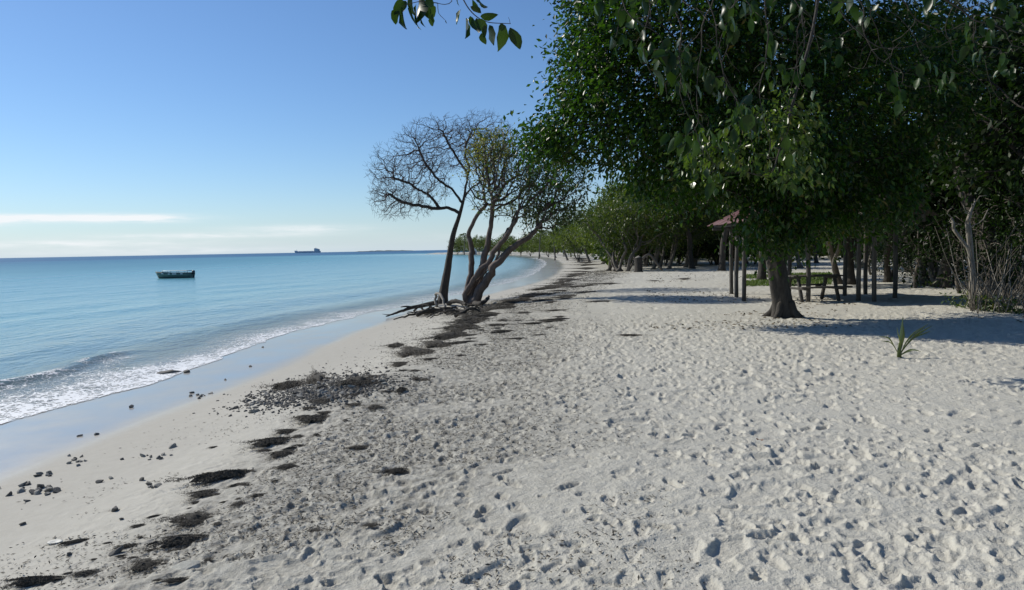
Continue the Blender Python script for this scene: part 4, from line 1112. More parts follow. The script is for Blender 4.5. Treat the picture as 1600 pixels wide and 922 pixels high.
# picnic table
pc = (G(1262, 471) + G(1284, 468)) / 2 + [-.1, -.05, 0]
rt = empty('picnic_table', pc, 'low grey plank picnic table with bench under the red shelter', 'table', rz=.12)
for k in range(4): link('top_plank', boxmesh('top_plank', M['plank'], (0, -.27 + k * .18, .72), (1.5, .165, .04)), rt)
for sgn in (-1, 1):
    for k in range(2): link('seat_plank', boxmesh('seat_plank', M['plank'], (0, sgn * (.62 + k * .13), .42), (1.5, .12, .04)), rt)
    link('crossbeam', boxmesh('crossbeam', M['plank'], (sgn * .55, 0, .37), (.07, 1.5, .06)), rt)
    for s2 in (-1, 1): link('leg', boxmesh('leg', M['plank'], (sgn * .55, s2 * .33, .35), (.08, .08, .74), rotx(s2 * .35)), rt)
    link('top_batten', boxmesh('top_batten', M['plank'], (sgn * .55, 0, .67), (.07, .66, .05)), rt)
# lawn under the trees
r = np.random.default_rng(108)
b = Buf(); n = 9000
px_ = r.uniform(1165, 1300, n); dd = r.uniform(29, 39, n)
gx = (px_ - 800) / F_PX * dd; gy = dd
kk = fbm(gx, gy, 2.0, 2, 77) > -.12
gx, gy = gx[kk], gy[kk]; gz = full_z(gx, gy)
leaves(b, np.stack([gx, gy, gz], 1), np.stack([r.normal(0, .5, len(gx)), r.normal(0, .5, len(gx)), np.ones(len(gx))], 1), r.uniform(.06, .16, len(gx)), r, width=.35, simple=True)
M['grass'] = leaf_material('grass_blade', [(0, (.06, .10, .02)), (.6, (.10, .145, .03)), (1, (.16, .17, .05))], rough=.6, trans=.3)
tag(link('grass', b.mesh('grass', M['grass'], False)), 'patch of short green grass under the trees behind the shelter', 'grass', kind='stuff')

# ------------------------------------------------------------------ the palm seedling
r = np.random.default_rng(109)
ps = G(1405, 558)
rt = empty('palm_seedling', ps, 'small coconut palm seedling with stiff split leaves growing alone in the sand', 'seedling')
M['seed_leaf'] = leaf_material('seedling_leaf', [(0, (.045, .065, .014)), (.5, (.075, .10, .022)), (1, (.13, .14, .04))], rough=.45, trans=.2, tcol=(.3, .38, .05))
M['spear'] = leaf_material('spear_leaf', [(0, (.12, .145, .085)), (1, (.17, .195, .12))], rough=.5, trans=.2)
def blade(ctrl, w, mat, fold=.35, side=None):
    p = curve_pts(ctrl, .03); n = len(p); t = np.linspace(0, 1, n)
    ww = w * np.interp(t, [0, .25, .6, 1], [.25, .55, 1.0, .12])
    tg = np.gradient(p, axis=0); tg /= np.linalg.norm(tg, axis=1, keepdims=True)
    sd = np.cross(tg, [0, -1.0, .4]) if side is None else np.tile(side, (n, 1)); sd /= np.linalg.norm(sd, axis=1, keepdims=True)
    nn_ = np.cross(sd, tg)
    pl = 1 + .3 * np.cos(np.arange(n) * 2.2)
    V = np.stack([p - sd * ww[:, None] + nn_ * (ww * fold)[:, None], p, p + sd * ww[:, None] + nn_ * (ww * fold)[:, None]], 1).reshape(-1, 3)
    i = np.arange(n - 1)[:, None] * 3
    b = Buf(); b.add(V, np.vstack([np.hstack([i, i + 1, i + 4, i + 3]), np.hstack([i + 1, i + 2, i + 5, i + 4])]))
    b2_ = Buf(); link('frond', b.mesh('frond', mat, True), rt)
k = ps[1] / F_PX
def sp_(dx, dy, dz=0): return (dx * k, dz, dy * k)
blade([sp_(0, 0), sp_(1, 22), sp_(3, 45), sp_(5, 64)], .024, M['spear'], .5)
blade([sp_(0, 0), sp_(3, 18), sp_(6, 36), sp_(8, 52, .05)], .02, M['seed_leaf'], .5)
blade([sp_(0, 2), sp_(10, 22, -.05), sp_(24, 38, -.1), sp_(44, 50, -.12)], .016, M['seed_leaf'], .5)
blade([sp_(1, 2), sp_(12, 20, .05), sp_(26, 34, .1), sp_(42, 44, .14)], .013, M['seed_leaf'], .5)
blade([sp_(0, 2), sp_(-8, 18, .02), sp_(-16, 30, .03), sp_(-32, 33, .02)], .012, M['seed_leaf'], .4)
blade([sp_(0, 2), sp_(-5, 24, -.1), sp_(-12, 40, -.16), sp_(-16, 50, -.2)], .011, M['seed_leaf'], .4)
blade([sp_(0, 2), sp_(6, 10, -.1), sp_(12, 14, -.2), sp_(18, 12, -.26)], .02, M['seed_leaf'], .4)
blade([sp_(8, 24, -.05), sp_(24, 34, -.08), sp_(44, 42, -.1)], .010, M['seed_leaf'], .4)
blade([sp_(14, 30, -.05), sp_(28, 44, -.08), sp_(40, 54, -.1)], .010, M['seed_leaf'], .4)
blade([sp_(-6, 16, .02), sp_(-16, 24, .0), sp_(-30, 26, .0)], .010, M['seed_leaf'], .4)
b = Buf(); tube(b, [(0, 0, -.05), (0, 0, .08), (0, 0, .2)], [.035, .03, .02], 8, .05, True, r); link('stem', b.mesh('stem', M['seed_leaf'], True), rt)

# ------------------------------------------------------------------ boat, ship, far shore things, walker
M['hull'] = simple_mat('green_boat_paint', (.09, .15, .13), (.13, .20, .175), 3, .5, .2, .01)
M['hull_dark'] = simple_mat('dark_boat_paint', (.018, .035, .03), (.035, .055, .05), 3, .5)
M['inside'] = simple_mat('dark_boat_inside', (.02, .022, .024), (.05, .05, .05), 6, .8)
M['white'] = simple_mat('white_paint', (.62, .63, .62), (.78, .79, .78), 4, .5)
M['engine'] = simple_mat('dark_engine', (.02, .025, .035), (.04, .045, .06), 5, .4)
bw_ = P(272, 434.5, SEA_Z)
rt = empty('rowing_boat', bw_, 'green wooden boat with dark interior moored off the beach', 'boat', rz=math.radians(-6))
Lb = 62 / F_PX * bw_[1] * .97; hb = .50
st = np.linspace(0, 1, 15)                        # stern (+x) to bow (-x)
def hull_pt(t, v):                                # v 0 keel .. 1 gunwale
    bw2 = .62 * (1 - np.clip((t - .45) / .55, 0, 1) ** 2.2) * (.9 + .1 * min(1, t * 4)) + .02
    sheer = hb + .22 * max(0, t - .55) ** 1.5 * 2.2 + .02
    xk = Lb / 2 - t * Lb * (.90 + .10 * v)
    return xk, bw2 * math.sin(min(1, .25 + .75 * v) * math.pi / 2) * (1 if v > 0 else .5), -.14 + (sheer + .14) * v
b = Buf(); nv_ = 5; V = []
for t in st:
    row = [hull_pt(t, v) for v in np.linspace(0, 1, nv_)]
    V += [(x_, -y_, z_) for x_, y_, z_ in row[::-1]] + row
V = np.array(V); w_ = nv_ * 2
i, j = np.meshgrid(np.arange(len(st) - 1), np.arange(w_ - 1), indexing='ij')
b.add(V, np.stack([i * w_ + j, i * w_ + j + 1, (i + 1) * w_ + j + 1, (i + 1) * w_ + j], -1).reshape(-1, 4))
me = b.mesh('hull', M['hull'], True); hull = link('hull', me, rt)
md = hull.modifiers.new('thick', 'SOLIDIFY'); md.thickness = .05; md.offset = -1 if False else 0
b = Buf(); row0 = V[:w_]; b.add(np.vstack([row0, row0.mean(0)]), None, [(a, a + 1, w_) for a in range(w_ - 1)] + [(w_ - 1, 0, w_)]); link('transom', b.mesh('transom', M['hull'], False), rt)
for sgn in (-1, 1):
    gp_ = np.array([(x_, sgn * y_, z_) for x_, y_, z_ in (hull_pt(t, 1.0) for t in st)]); b = Buf(); tube(b, gp_ + [0, 0, .02], .035, 6, 0, True); link('gunwale', b.mesh('gunwale', M['hull_dark'], True), rt)
    rp = np.array([(x_, sgn * (y_ + .02), z_) for x_, y_, z_ in (hull_pt(t, .32) for t in st)]); b = Buf(); tube(b, rp, .05, 6, 0, True); link('rubbing_strake', b.mesh('rubbing_strake', M['hull_dark'], True), rt)
for t in (.2, .45, .68):
    x_, y_, z_ = hull_pt(t, .8); link('seat', boxmesh('seat', M['inside'], (x_, 0, z_ - .02), (.26, 2 * y_ - .05, .04)), rt)
b = Buf(); fl = [hull_pt(t, .35) for t in st]; b.add([(x_, -y_ * .95, z_) for x_, y_, z_ in fl] + [(x_, y_ * .95, z_) for x_, y_, z_ in fl], [(a, a + 1, a + 16, a + 15) for a in range(14)]); link('floor', b.mesh('floor', M['inside'], False), rt)
for t, ln_ in ((.74, .28), (.55, .22), (.40, .48), (.20, .26)):
    x_, y_, z_ = hull_pt(t, .90); link('white_panel', boxmesh('white_panel', M['white'], (x_, -y_ - .03, z_), (ln_, .03, .13)), rt)
eng = link('outboard_engine', boxmesh('outboard_engine', M['engine'], (Lb / 2 + .16, 0, hb + .08), (.26, .26, .42), None, .05), rt)
link('engine_leg', boxmesh('engine_leg', M['engine'], (Lb / 2 + .17, 0, .05), (.12, .10, .6)), eng)
M['canopy'] = simple_mat('pale_canopy', (.50, .58, .54), (.60, .67, .63), 3, .6)
for t in (.05, .28, .50, .74):
    x_, y_, z_ = hull_pt(t, 1.0)
    for sgn in (-1, 1): link('canopy_post', boxmesh('canopy_post', M['engine'], (x_, sgn * (y_ - .05), z_ + .13), (.03, .03, .28)), rt)
prism_pts = [hull_pt(t, 1.0) for t in np.linspace(.02, .78, 9)]
b = Buf(); V = []
for x_, y_, z_ in prism_pts:
    V += [(x_, -y_, hb + .27), (x_, 0, hb + .31), (x_, y_, hb + .27)]
i, j = np.meshgrid(np.arange(8), np.arange(2), indexing='ij'); b.add(V, np.stack([i * 3 + j, i * 3 + j + 1, (i + 1) * 3 + j + 1, (i + 1) * 3 + j], -1).reshape(-1, 4))
cpy = link('canopy', b.mesh('canopy', M['canopy'], False), rt); md = cpy.modifiers.new('thick', 'SOLIDIFY'); md.thickness = .05

ws = PD(481, 391, 4200.0); ws[2] = SEA_Z
rt = empty('cargo_ship', ws, 'grey cargo ship with high stern bridge far out on the horizon', 'ship')
Ls = 40 / F_PX * 4200; M['ship'] = simple_mat('hazed_ship_paint', (.48, .55, .60), (.52, .59, .64), .05, .6); M['ship_white'] = simple_mat('ship_house', (.55, .60, .63), (.62, .67, .70), .05, .6)  # ship colour lightened to stand in for haze and lift its shaded side
def prism(name, prof, y0, y1, mat, par, taper=None):
    n = len(prof); V = [(x_, y0, z_) for x_, z_ in prof] + [(x_, y1, z_) for x_, z_ in prof]
    me = bpy.data.meshes.new(name); me.from_pydata(V, [], [tuple(range(n))[::-1], tuple(range(n, 2 * n))] + [(a, (a + 1) % n, n + (a + 1) % n, n + a) for a in range(n)]); me.materials.append(mat); me.update()
    return link(name, me, par)
h = Ls / 2
prism('hull', [(-h * .94, -3), (-h * 1.02, 14), (-h * .86, 13), (-h * .80, 9), (h * .55, 9), (h * .58, 10), (h * .98, 10), (h * .95, -3)], -10, 10, M['ship'], rt)
prism('bridge', [(h * .52, 9), (h * .52, 25), (h * .62, 26), (h * .80, 23), (h * .80, 9)], -9, 9, M['ship_white'], rt)
prism('funnel', [(h * .82, 9), (h * .83, 21), (h * .92, 20), (h * .93, 9)], -3, 3, M['ship'], rt)
prism('foremast', [(-h * .88, 13), (-h * .875, 21), (-h * .865, 21), (-h * .86, 13)], -.6, .6, M['ship'], rt)
for k in range(4): prism('hatch', [(-h * .7 + k * h * .3, 8.8), (-h * .7 + k * h * .3, 10.6), (-h * .47 + k * h * .3, 10.6), (-h * .47 + k * h * .3, 8.8)], -7, 7, M['ship_white'], rt)
prism('mast', [(h * .62, 25), (h * .63, 31), (h * .64, 31), (h * .65, 25)], -.6, .6, M['ship'], rt)

# low land on the horizon
M['far_land'] = simple_mat('far_land', (.03, .06, .08), (.04, .07, .09), .01, .9)
xs = np.linspace(0, 1, 60); a0, a1 = PD(552, 390, 5200.0), PD(648, 390, 5200.0)
hh_ = (3 + 5 * np.sin(xs * math.pi) ** .6 * (.6 + .8 * np.array([vnoise(x_ * 20, 3, 1, 9) for x_ in xs]))) * np.clip(np.minimum(xs, 1 - xs) * 12, 0.05, 1)
V = []
for dy, kz in ((-150, 0), (0, 1), (150, .8), (300, 0)):
    for x_, q in zip(xs, hh_): V.append((a0[0] + (a1[0] - a0[0]) * x_, a0[1] + dy, SEA_Z - 1 + q * kz))
i, j = np.meshgrid(np.arange(3), np.arange(59), indexing='ij')
tag(link('distant_headland', mesh_np('distant_headland', V, [np.stack([i * 60 + j, i * 60 + j + 1, (i + 1) * 60 + j + 1, (i + 1) * 60 + j], -1).reshape(-1, 4)], M['far_land'])), kind='structure')

# white hut on the far shore
p = at_px(743, 345)
rt = empty('white_hut', p, 'tiny white hut on the far shore behind the lone trees', 'hut')
link('wall', boxmesh('wall', M['white'], (0, 0, .9), (2.0, 2.4, 2.0)), rt)
prism('roof', [(-1.2, 1.88), (0, 3.0), (1.2, 1.88)], -1.4, 1.4, M['white'], rt)
link('door', boxmesh('door', M['inside'], (.2, -1.21, .85), (.6, .04, 1.6)), rt)

# the walker
def walker(px, dist, label, shirt, trousers, rz):
    p = at_px(px, dist)
    me = bpy.data.meshes.new('person'); bm = bmesh.new()
    J = {'pel': ((0, 0, .95), .13), 'sp': ((0, 0, 1.15), .125), 'ch': ((0, .0, 1.36), .15), 'nk': ((0, .01, 1.50), .055), 'hd': ((0, .03, 1.62), .085), 'tp': ((0, .03, 1.72), .075),
         'ls': ((-.19, 0, 1.42), .06), 'le': ((-.25, -.05, 1.15), .045), 'lh': ((-.24, .06, .92), .035), 'lf': ((-.24, .09, .84), .03), 'rs': ((.19, 0, 1.42), .06), 're': ((.25, .03, 1.15), .045), 'rh': ((.25, .14, .95), .035), 'rf': ((.25, .18, .88), .03),
         'lt': ((-.10, 0, .88), .10), 'lk': ((-.11, .12, .50), .065), 'la': ((-.11, .05, .09), .045), 'lo': ((-.11, .20, .05), .04), 'rt': ((.10, 0, .88), .10), 'rk': ((.11, -.02, .49), .065), 'ra': ((.11, -.22, .11), .045), 'ro': ((.11, -.09, .05), .04)}
    E = [('pel', 'sp'), ('sp', 'ch'), ('ch', 'nk'), ('nk', 'hd'), ('hd', 'tp'), ('ch', 'ls'), ('ls', 'le'), ('le', 'lh'), ('lh', 'lf'), ('ch', 'rs'), ('rs', 're'), ('re', 'rh'), ('rh', 'rf'), ('pel', 'lt'), ('lt', 'lk'), ('lk', 'la'), ('la', 'lo'), ('pel', 'rt'), ('rt', 'rk'), ('rk', 'ra'), ('ra', 'ro')]
    ks = list(J); me.from_pydata([J[k][0] for k in ks], [(ks.index(a), ks.index(b_)) for a, b_ in E], [])
    tmp = bpy.data.objects.new('person', me); C.objects.link(tmp)
    tmp.modifiers.new('skin', 'SKIN'); tmp.modifiers.new('sub', 'SUBSURF').levels = 1
    for k, sv in zip(ks, me.skin_vertices[0].data): sv.radius = (J[k][1], J[k][1]); sv.use_root = (k == 'pel')
    dg = bpy.context.evaluated_depsgraph_get(); dg.update(); ev = bpy.data.meshes.new_from_object(tmp.evaluated_get(dg))
    bpy.data.objects.remove(tmp); bm.free()
    ev.materials.clear(); ev.materials.append(M['skin'])
    root = empty('person', p, label, 'person', rz=rz)
    link('body', ev, root)
    V = np.array([v.co for v in ev.vertices]); Nn = np.array([v.normal for v in ev.vertices])
    for nm, lo, hi, mat in (('shirt', .93, 1.47, shirt), ('trousers', .12, .99, trousers), ('hair', 1.655, 2.0, M['engine'])):
        fs = [list(f_.vertices) for f_ in ev.polygons if lo < V[list(f_.vertices)][:, 2].mean() < hi and not (nm == 'trousers' and abs(V[list(f_.vertices)][:, 0].mean()) > .21)]
        use = sorted({i for f_ in fs for i in f_}); mp_ = {a: k for k, a in enumerate(use)}
        mm = bpy.data.meshes.new(nm); mm.from_pydata([tuple(V[a] + Nn[a] * .018) for a in use], [], [[mp_[i] for i in f_] for f_ in fs]); mm.materials.append(mat); mm.update()
        link(nm, mm, root)
M['skin'] = simple_mat('skin', (.16, .09, .06), (.22, .13, .09), 8, .6)
M['shirt'] = simple_mat('pale_shirt', (.45, .52, .52), (.55, .62, .62), 8, .8)
M['trousers'] = simple_mat('dark_trousers', (.02, .022, .03), (.04, .04, .05), 8, .8)
walker(882, 165, 'person in pale top and dark trousers walking on the far beach', M['shirt'], M['trousers'], .3)

# ------------------------------------------------------------------ seaweed and stones on the sand
r = np.random.default_rng(110)
def weed_mesh(seed, n=560, fine=1.0):
    r = np.random.default_rng(seed)
    nx_, ny_ = 18, 10
    u, v = np.meshgrid(np.linspace(-1, 1, nx_), np.linspace(-1, 1, ny_), indexing='ij')
    an = np.arctan2(v, u); rr = np.maximum(np.abs(u), np.abs(v))
    X_ = rr * np.cos(an) * (1 + .25 * np.sin(an * 3 + seed)); Y_ = rr * np.sin(an) * (1 + .22 * np.sin(an * 2 + seed * 2) + .12 * np.sin(an * 5))
    X_ *= .29 * (1 + .3 * np.sin(an * 7 + seed)); Y_ *= .22 * (1 + .35 * np.sin(an * 4 + seed * 3))
    hz = (1 - rr ** 2) * (.6 + .7 * vnoise(X_ + seed, Y_, .18, seed)) - .12
    i, j = np.meshgrid(np.arange(nx_ - 1), np.arange(ny_ - 1), indexing='ij')
    bed = mesh_np('mat', np.stack([X_, Y_, hz * .13], -1).reshape(-1, 3), [np.stack([i * ny_ + j, (i + 1) * ny_ + j, (i + 1) * ny_ + j + 1, i * ny_ + j + 1], -1).reshape(-1, 4)], M['weed_bed'])
    b = Buf()
    a = r.uniform(0, 6.283, n); q = np.abs(r.normal(0, .52, n)) + .32 * r.random(n); q *= 1 + .35 * np.sin(a * 4 + seed * 1.7) + .2 * np.sin(a * 9 + seed)
    px_ = q * np.cos(a) * (1 + .25 * np.sin(a * 3 + seed)) * .46; py_ = q * np.sin(a) * (1 + .22 * np.sin(a * 2 + seed * 2)) * .42
    pz = np.maximum((1 - q ** 2) * .07, .0) + .012
    th = r.normal(.2, .9, n); ln_ = r.uniform(.05, .17, n) * fine; w = r.uniform(.004, .010, n) * fine
    d = np.stack([np.cos(th), np.sin(th), r.normal(0, .18, n)], 1); sd = np.stack([-np.sin(th), np.cos(th), r.normal(0, .5, n)], 1)
    c = np.stack([px_, py_, pz], 1); rows = []
    for t in (-1, -.33, .33, 1):
        m_ = c + d * (t * ln_ / 2)[:, None] + sd * (r.normal(0, .16, n) * ln_)[:, None] + np.array([0, 0, 1]) * ((1 - t * t) * .012 + r.random(n) * .012 - .006)[:, None]
        rows.append(m_ - sd * w[:, None]); rows.append(m_ + sd * w[:, None])
    V = np.stack(rows, 1).reshape(-1, 3); k = np.arange(n)[:, None] * 8
    b.add(V, np.vstack([np.hstack([k + 2 * s_, k + 2 * s_ + 1, k + 2 * s_ + 3, k + 2 * s_ + 2]) for s_ in range(3)]))
    return bed, b.mesh('strands', M['weed'], False)
WEED = [weed_mesh(s_) for s_ in range(5)]; WEEDF = [weed_mesh(s_ + 5, 3400, .42) for s_ in range(5)]
def weed_clump(px, py, wpx, hpx, label, group=None, rz=0.0, hs=1.0):
    p = G(px, py); d = p[1]; k = math.hypot(p[1], p[0] * .3) / F_PX
    w = wpx * k; dep = hpx / F_PX * d * d / 1.85 * .8
    rt = empty('seaweed_clump', p + [0, 0, .0], label, 'seaweed', group, rz)
    sz = (w, max(dep, w * .25), min(.9, max(w, dep)) * hs)
    rt.scale = sz
    v = (WEEDF if max(w, dep) > .24 else WEED)[int(px + py) % 5]
    link('mat', v[0], rt); o = link('strands', v[1], rt); o['kind'] = 'stuff'
    return rt
big = [(55, 912, 110, 22, 'black mound of seaweed at the bottom left corner', .1), (228, 885, 62, 34, 'dark seaweed clump left of the pale flat stone', .5), (300, 815, 84, 36, 'wide ragged seaweed patch below the round dark clump', 0.0),
       (285, 848, 100, 28, 'straggling seaweed patch just above the pale flat stone', .35), (348, 748, 120, 20, 'long curved seaweed streak on the smooth sand', .28), (318, 774, 58, 24, 'thick seaweed clump right under the long curved streak', .45),
       (424, 693, 84, 20, 'broad dark seaweed clump left of the wrack line', .4), (446, 676, 40, 14, 'rounded dark seaweed lump on the upper end of a broad clump', .1), (490, 657, 62, 20, 'seaweed clump midway between the rubble and the broad clump', .3),
       (440, 711, 48, 18, 'small pointed seaweed clump below the broad clump', .0), (448, 731, 46, 14, 'seaweed tangle beneath the small pointed clump', .2), (652, 552, 66, 24, 'dense seaweed strip just beyond the rubble mound', .5),
       (684, 541, 44, 18, 'dense seaweed strip at the start of the far wrack line', .5), (497, 598, 44, 40, 'seaweed lying over the middle of the rubble mound', .3), (508, 626, 56, 12, 'seaweed band along the lower edge of the rubble mound', .2),
       (450, 606, 60, 20, 'seaweed strewn over the seaward end of the rubble mound', .3), (560, 600, 70, 20, 'seaweed strewn over the inland end of the rubble mound', .3), (672, 489, 50, 8, 'dark debris caught in the roots of the leaning tree', .2), (715, 489, 56, 9, 'dark debris heaped at the foot of the many-stemmed tree', .1), (553, 633, 34, 9, 'thin seaweed band at the right foot of the rubble mound', .2), (586, 637, 32, 12, 'low seaweed clump right of the rubble mound', .0), (627, 611, 22, 13, 'small round seaweed clump right of the rubble mound', .0),
       (373, 789, 30, 14, 'small seaweed tuft right of the thick clump', .2), (325, 877, 22, 16, 'small black seaweed lump beside the pale flat stone', .0), (406, 775, 44, 10, 'thin seaweed streak right of the small tuft', .3),
       (618, 738, 50, 14, 'flat seaweed patch in the trampled sand', .2), (578, 821, 30, 12, 'flat seaweed scrap alone in the foreground sand', .1), (200, 855, 55, 12, 'thin seaweed smear left of the straggling patch', .3),
       (135, 897, 60, 12, 'thin grey seaweed smear above the bottom left mound', .2), (275, 908, 60, 12, 'seaweed scraps below the pale flat stone', .1), (492, 830, 30, 12, 'small seaweed scrap in the lower left foreground', .1),
       (560, 700, 40, 8, 'faint seaweed scrap above the flat patch', .2), (118, 848, 60, 10, 'thin seaweed line left of the pale oval shell', .35)]
for px, py, w, h, lab, rz in big: weed_clump(px, py, w, h, lab, None, rz, .6 if h < 13 else .95)
for k in range(60):                                       # scraps between the big clumps
    t = r.random(); px = np.interp(t, [0, .25, .5, .75, 1], [150, 330, 420, 520, 690]) + r.normal(0, 38); py = np.interp(t, [0, .25, .5, .75, 1], [910, 790, 705, 625, 535]) + r.normal(0, 16)
    if py > 915 or px < 5: continue
    weed_clump(px, py, r.uniform(10, 34), r.uniform(3, 9), 'small seaweed scrap strewn among the large clumps', 'small scraps among the clumps', r.normal(.3, .3), .7)
path = [(700, 530), (716, 516), (735, 503), (752, 494), (775, 481), (800, 472), (830, 461), (860, 450), (885, 440), (905, 430), (918, 421), (924, 413), (918, 407), (905, 402)]
for k in range(60):
    t = k / 59 * (len(path) - 1.001); i = int(t); f_ = t - i
    px = path[i][0] * (1 - f_) + path[i + 1][0] * f_ + r.normal(0, 5); py = path[i][1] * (1 - f_) + path[i + 1][1] * f_ + r.normal(0, 1.3)
    weed_clump(px, py, r.uniform(20, 46) * (1.5 if t < 4 else 1 if t < 9 else .6), r.uniform(3.5, 8) * (1 - .055 * t) * (1.5 if t < 4 else 1), 'seaweed clump in the dark wrack line running to the far curve', 'wrack line seaweed', r.uniform(.2, 1.0), .8)
for k in range(46):
    t = r.uniform(0, 8.5); i = int(t); f_ = t - i
    px = path[i][0] * (1 - f_) + path[i + 1][0] * f_ + abs(r.normal(0, 75)) + 8; py = path[i][1] * (1 - f_) + path[i + 1][1] * f_ + r.uniform(-4, 14)
    weed_clump(px, py, r.uniform(14, 60), r.uniform(1.6, 4.5), 'thin dark seaweed streak on the sand inland of the wrack line', 'streaks inland of the wrack line', r.normal(.1, .2), .35)
# fine litter nobody could count
b = Buf(); n = 80000
yy = np.exp(r.uniform(math.log(2.6), math.log(60), n)); sx = np.interp(yy, SHORE[8:60, 1], SHORE[8:60, 0])
so_ = np.where(r.random(n) < .6, r.normal(6.6, 1.0, n), r.normal(7.6, 1.7, n)); xx = sx + so_
kk = (so_ > 3.2) & (so_ < 9.3) & (vnoise(xx, yy, .9, 61) + .35 * vnoise(xx, yy, .25, 62) + .12 * sstep(7, 14, yy) > .66) & (xx < yy * .9)
xx, yy = xx[kk], yy[kk]; zz = full_z(xx, yy) + .006
n = len(xx); th = r.normal(1.0, .8, n)
leaves(b, np.stack([xx, yy, zz], 1), np.stack([np.cos(th), np.sin(th), r.normal(0, .25, n)], 1), r.uniform(.008, .032, n) * (1 + yy / 13), r, width=.3, up_bias=3.0, simple=True)
tag(link('seaweed_litter', b.mesh('seaweed_litter', M['weed'], False)), 'fine dark seaweed scraps strewn over the sand along the wrack line', 'seaweed litter', kind='stuff')

def rock_mesh(seed, mat):
    r = np.random.default_rng(seed); bm = bmesh.new(); bmesh.ops.create_icosphere(bm, subdivisions=2, radius=1)
    dirs = r.normal(0, 1, (10, 3)); dirs /= np.linalg.norm(dirs, axis=1, keepdims=True); cut = r.uniform(.38, .8, 10)
    for v in bm.verts:
        p = np.array(v.co)
        for d, c in zip(dirs, cut):
            q = p @ d
            if q > c: p = p - d * (q - c) * .95
        v.co = Vector(p * (1 + r.normal(0, .035)))
    for v in bm.verts: v.co.z *= .7
    me = bpy.data.meshes.new('stone'); bm.to_mesh(me); bm.free(); me.materials.append(mat)
    return me
ROCK = [rock_mesh(k, M['stone']) for k in range(6)] + [rock_mesh(20 + k, M['stone_dark']) for k in range(4)]
def stone(p, size, label, group, dark=.35, sink=.25):
    me = ROCK[6 + int(r.integers(4))] if r.random() < dark else ROCK[int(r.integers(6))]
    o = link('stone', me, None, p + np.array([0, 0, size * .7 * (1 - 2 * sink) * .6]))
    o.rotation_euler = (r.normal(0, .3), r.normal(0, .3), r.uniform(0, 6.28))
    o.scale = (size * r.uniform(.8, 1.4), size * r.uniform(.7, 1.0), size * r.uniform(.6, 1.0))
    return tag(o, label, 'stone', group)
k_ = 0
while k_ < 285:
    u, v = r.normal(0, .5, 2)
    if abs(u) > 1 or abs(v) > 1: continue
    px = 505 + u * 122; py = 610 - u * 20 + v * 27 * (1 - .35 * abs(u))
    p = G(px, py); stone(p, r.uniform(.020, .05) * (1 + .5 * (r.random() < .1)), 'grey coral stone in the rubble mound beside the wrack line', 'stones of the rubble mound', .65); k_ += 1
# gravel filling the mound between the stones
b = Buf(); 
bm = bmesh.new(); bmesh.ops.create_icosphere(bm, subdivisions=1, radius=1); gv = np.array([v.co for v in bm.verts]); gf0 = np.array([[v.index for v in f_.verts] for f_ in bm.faces]); bm.free()
gm = [gv * (1 + r.normal(0, .16, (len(gv), 1))) * [1, .85, .65] for q in range(3)]; gf = [gf0] * 3
for k in range(2200):
    u, v = r.normal(0, .48, 2); p = G(505 + u * 125, 610 - u * 20 + v * 27 * (1 - .35 * min(1, abs(u)))); q = k % 3; a = r.uniform(0, 6.28); c_, s_ = math.cos(a), math.sin(a); sz = r.uniform(.010, .026)
    b.add((gm[q] @ np.array([[c_, s_, 0], [-s_, c_, 0], [0, 0, 1]])) * sz * r.uniform(.7, 1.2, 3) + p + [0, 0, sz * .2], None, gf[q])
tag(link('coral_gravel', b.mesh('coral_gravel', M['stone_dark'], False)), 'fine coral gravel between the stones of the rubble mound', 'gravel', kind='stuff')
cl = [((48, 768), (45, 9), 15, .05, 'stone in the cluster of coral rubble at the left edge'), ((60, 743), (26, 3), 5, .045, 'stone in the short row above the left edge cluster'), ((120, 722), (14, 9), 9, .028, 'small stone in the scatter near the wet sand'),
      ((238, 716), (22, 5), 10, .035, 'stone in the small dark cluster on the smooth sand'), ((308, 617), (22, 4), 12, .035, 'pebble in the row on the wet sand edge'), ((240, 762), (14, 5), 6, .03, 'pebble in the thin cluster left of the seaweed streak'),
      ((400, 632), (34, 6), 14, .04, 'stone scattered at the left foot of the rubble mound')]
for (px, py), (sx_, sy_), n, sz, lab in cl:
    for k in range(n): stone(G(px + r.normal(0, sx_ * .6), py + r.normal(0, sy_ * .6)), sz * r.uniform(.6, 1.3), lab, lab.replace('stone in the ', '').replace('small ', ''), .5)
for px, py, sz, lab in [(205, 637, .06, 'single dark stone on the shining wet sand'), (150, 680, .045, 'dark stone at the lower edge of the wet sand'), (125, 682, .035, 'smaller dark stone left of another on the wet edge'), (391, 573, .05, 'lone dark stone far up the wet sand'),
                        (352, 594, .045, 'pale pebble on the wet sand near the rubble'), (270, 699, .05, 'single dark stone above the small dark cluster'), (222, 751, .045, 'dark stone left of the pebble cluster'), (173, 748, .035, 'small dark stone on the smooth sand'),
                        (156, 754, .04, 'flat dark stone left of a smaller one'), (180, 798, .055, 'dark lump of stone in the middle of the smooth sand'), (42, 784, .035, 'grey stone under the left edge cluster'), (190, 812, .025, 'tiny dark stone below the dark lump'),
                        (36, 820, .03, 'grey stone low on the left smooth sand'), (182, 865, .05, 'pale stone beside the thin seaweed smear'), (108, 868, .03, 'pale shard on the lower left sand'), (411, 543, .035, 'tiny dark stone by the foam'), (273, 697, .02, 'tiny stone touching a dark one')]:
    stone(G(px, py), sz, lab, None, .85)
# low wet rock by the foam
p = G(268, 583); o = link('wet_rock', ROCK[7], None, p + [0, 0, .02]); o.scale = (.34, .2, .07); tag(o, 'flat dark rock awash at the foam edge', 'rock')
p = G(291, 582); o = link('wet_rock', ROCK[8], None, p + [0, 0, .02]); o.scale = (.1, .09, .07); tag(o, 'small dark rock beside the flat rock awash', 'rock')
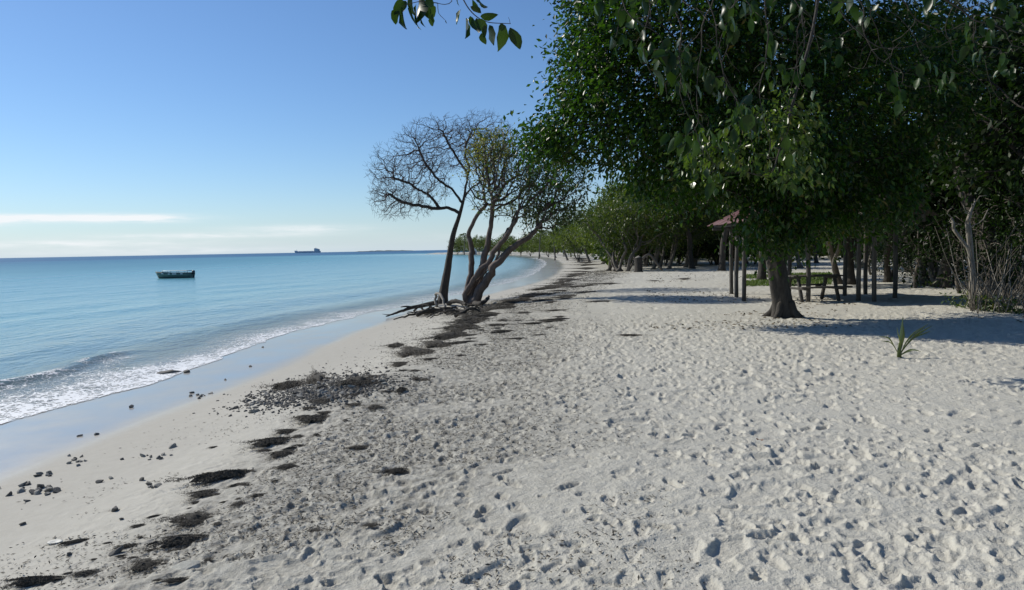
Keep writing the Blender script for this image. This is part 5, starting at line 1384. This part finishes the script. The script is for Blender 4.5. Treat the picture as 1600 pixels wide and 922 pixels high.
# pale flat stone half buried, and an oval shell
p = G(295, 882); o = link('flat_stone', rock_mesh(55, M['stone_pale']), None, p + [0, 0, -.01]); o.scale = (.15, .12, .05); o.rotation_euler = (0, 0, .2); tag(o, 'pale yellowish flat stone half buried among the seaweed', 'stone')
b = Buf(); th = np.linspace(0, 2 * math.pi, 28, endpoint=False); ring = []
for rr_, zz_ in ((1, 0), (1.02, .12), (.9, .17), (.55, .06), (.02, .03)): ring.append(np.stack([np.cos(th) * rr_, np.sin(th) * rr_ * .8, np.full(28, zz_)], 1))
V = np.vstack(ring); i, j = np.meshgrid(np.arange(4), np.arange(28), indexing='ij'); b.add(V, np.stack([i * 28 + j, i * 28 + (j + 1) % 28, (i + 1) * 28 + (j + 1) % 28, (i + 1) * 28 + j], -1).reshape(-1, 4))
M['shell'] = simple_mat('bleached_shell', (.62, .60, .52), (.78, .76, .68), 10, .6)
p = G(86, 849); o = link('shell', b.mesh('shell', M['shell'], True), None, p + [0, 0, .004]); o.scale = (.05, .05, .06); tag(o, 'bleached oval shell lying on the lower left sand', 'shell')
# a fallen leaf
p = G(1190, 698); o = link('fallen_leaf', leaf_object_meshes('fallen_leaf', simple_mat('brown_leaf', (.16, .07, .03), (.28, .13, .05), 20, .7), 1, r)[0], None, p + [0, 0, .05]); o.scale = (.10,) * 3; tag(o, 'curled brown fallen leaf on the trampled sand', 'leaf')

r = np.random.default_rng(120)
b = Buf(); n = 5200
px_ = r.uniform(1010, 1640, n); dd = np.exp(r.uniform(math.log(14.5), math.log(52), n)); gx = (px_ - 800) / F_PX * dd; gy = dd
kk = vnoise(gx, gy, 2.4, 81) + .4 * vnoise(gx, gy, .6, 82) > .72
gx, gy = gx[kk], gy[kk]; gz = full_z(gx, gy) + .012; th = r.uniform(0, 6.283, len(gx))
leaves(b, np.stack([gx, gy, gz], 1), np.stack([np.cos(th), np.sin(th), r.normal(.05, .25, len(gx))], 1), r.uniform(.05, .11, len(gx)), r, width=.5, up_bias=2.0)
M['litter'] = leaf_material('fallen_brown_leaf', [(0, (.06, .04, .022)), (.6, (.13, .085, .045)), (1, (.22, .17, .09))], rough=.7, trans=.05)
tag(link('leaf_litter', b.mesh('leaf_litter', M['litter'], False)), 'brown fallen leaves scattered on the sand under the grove', 'leaf litter', kind='stuff')
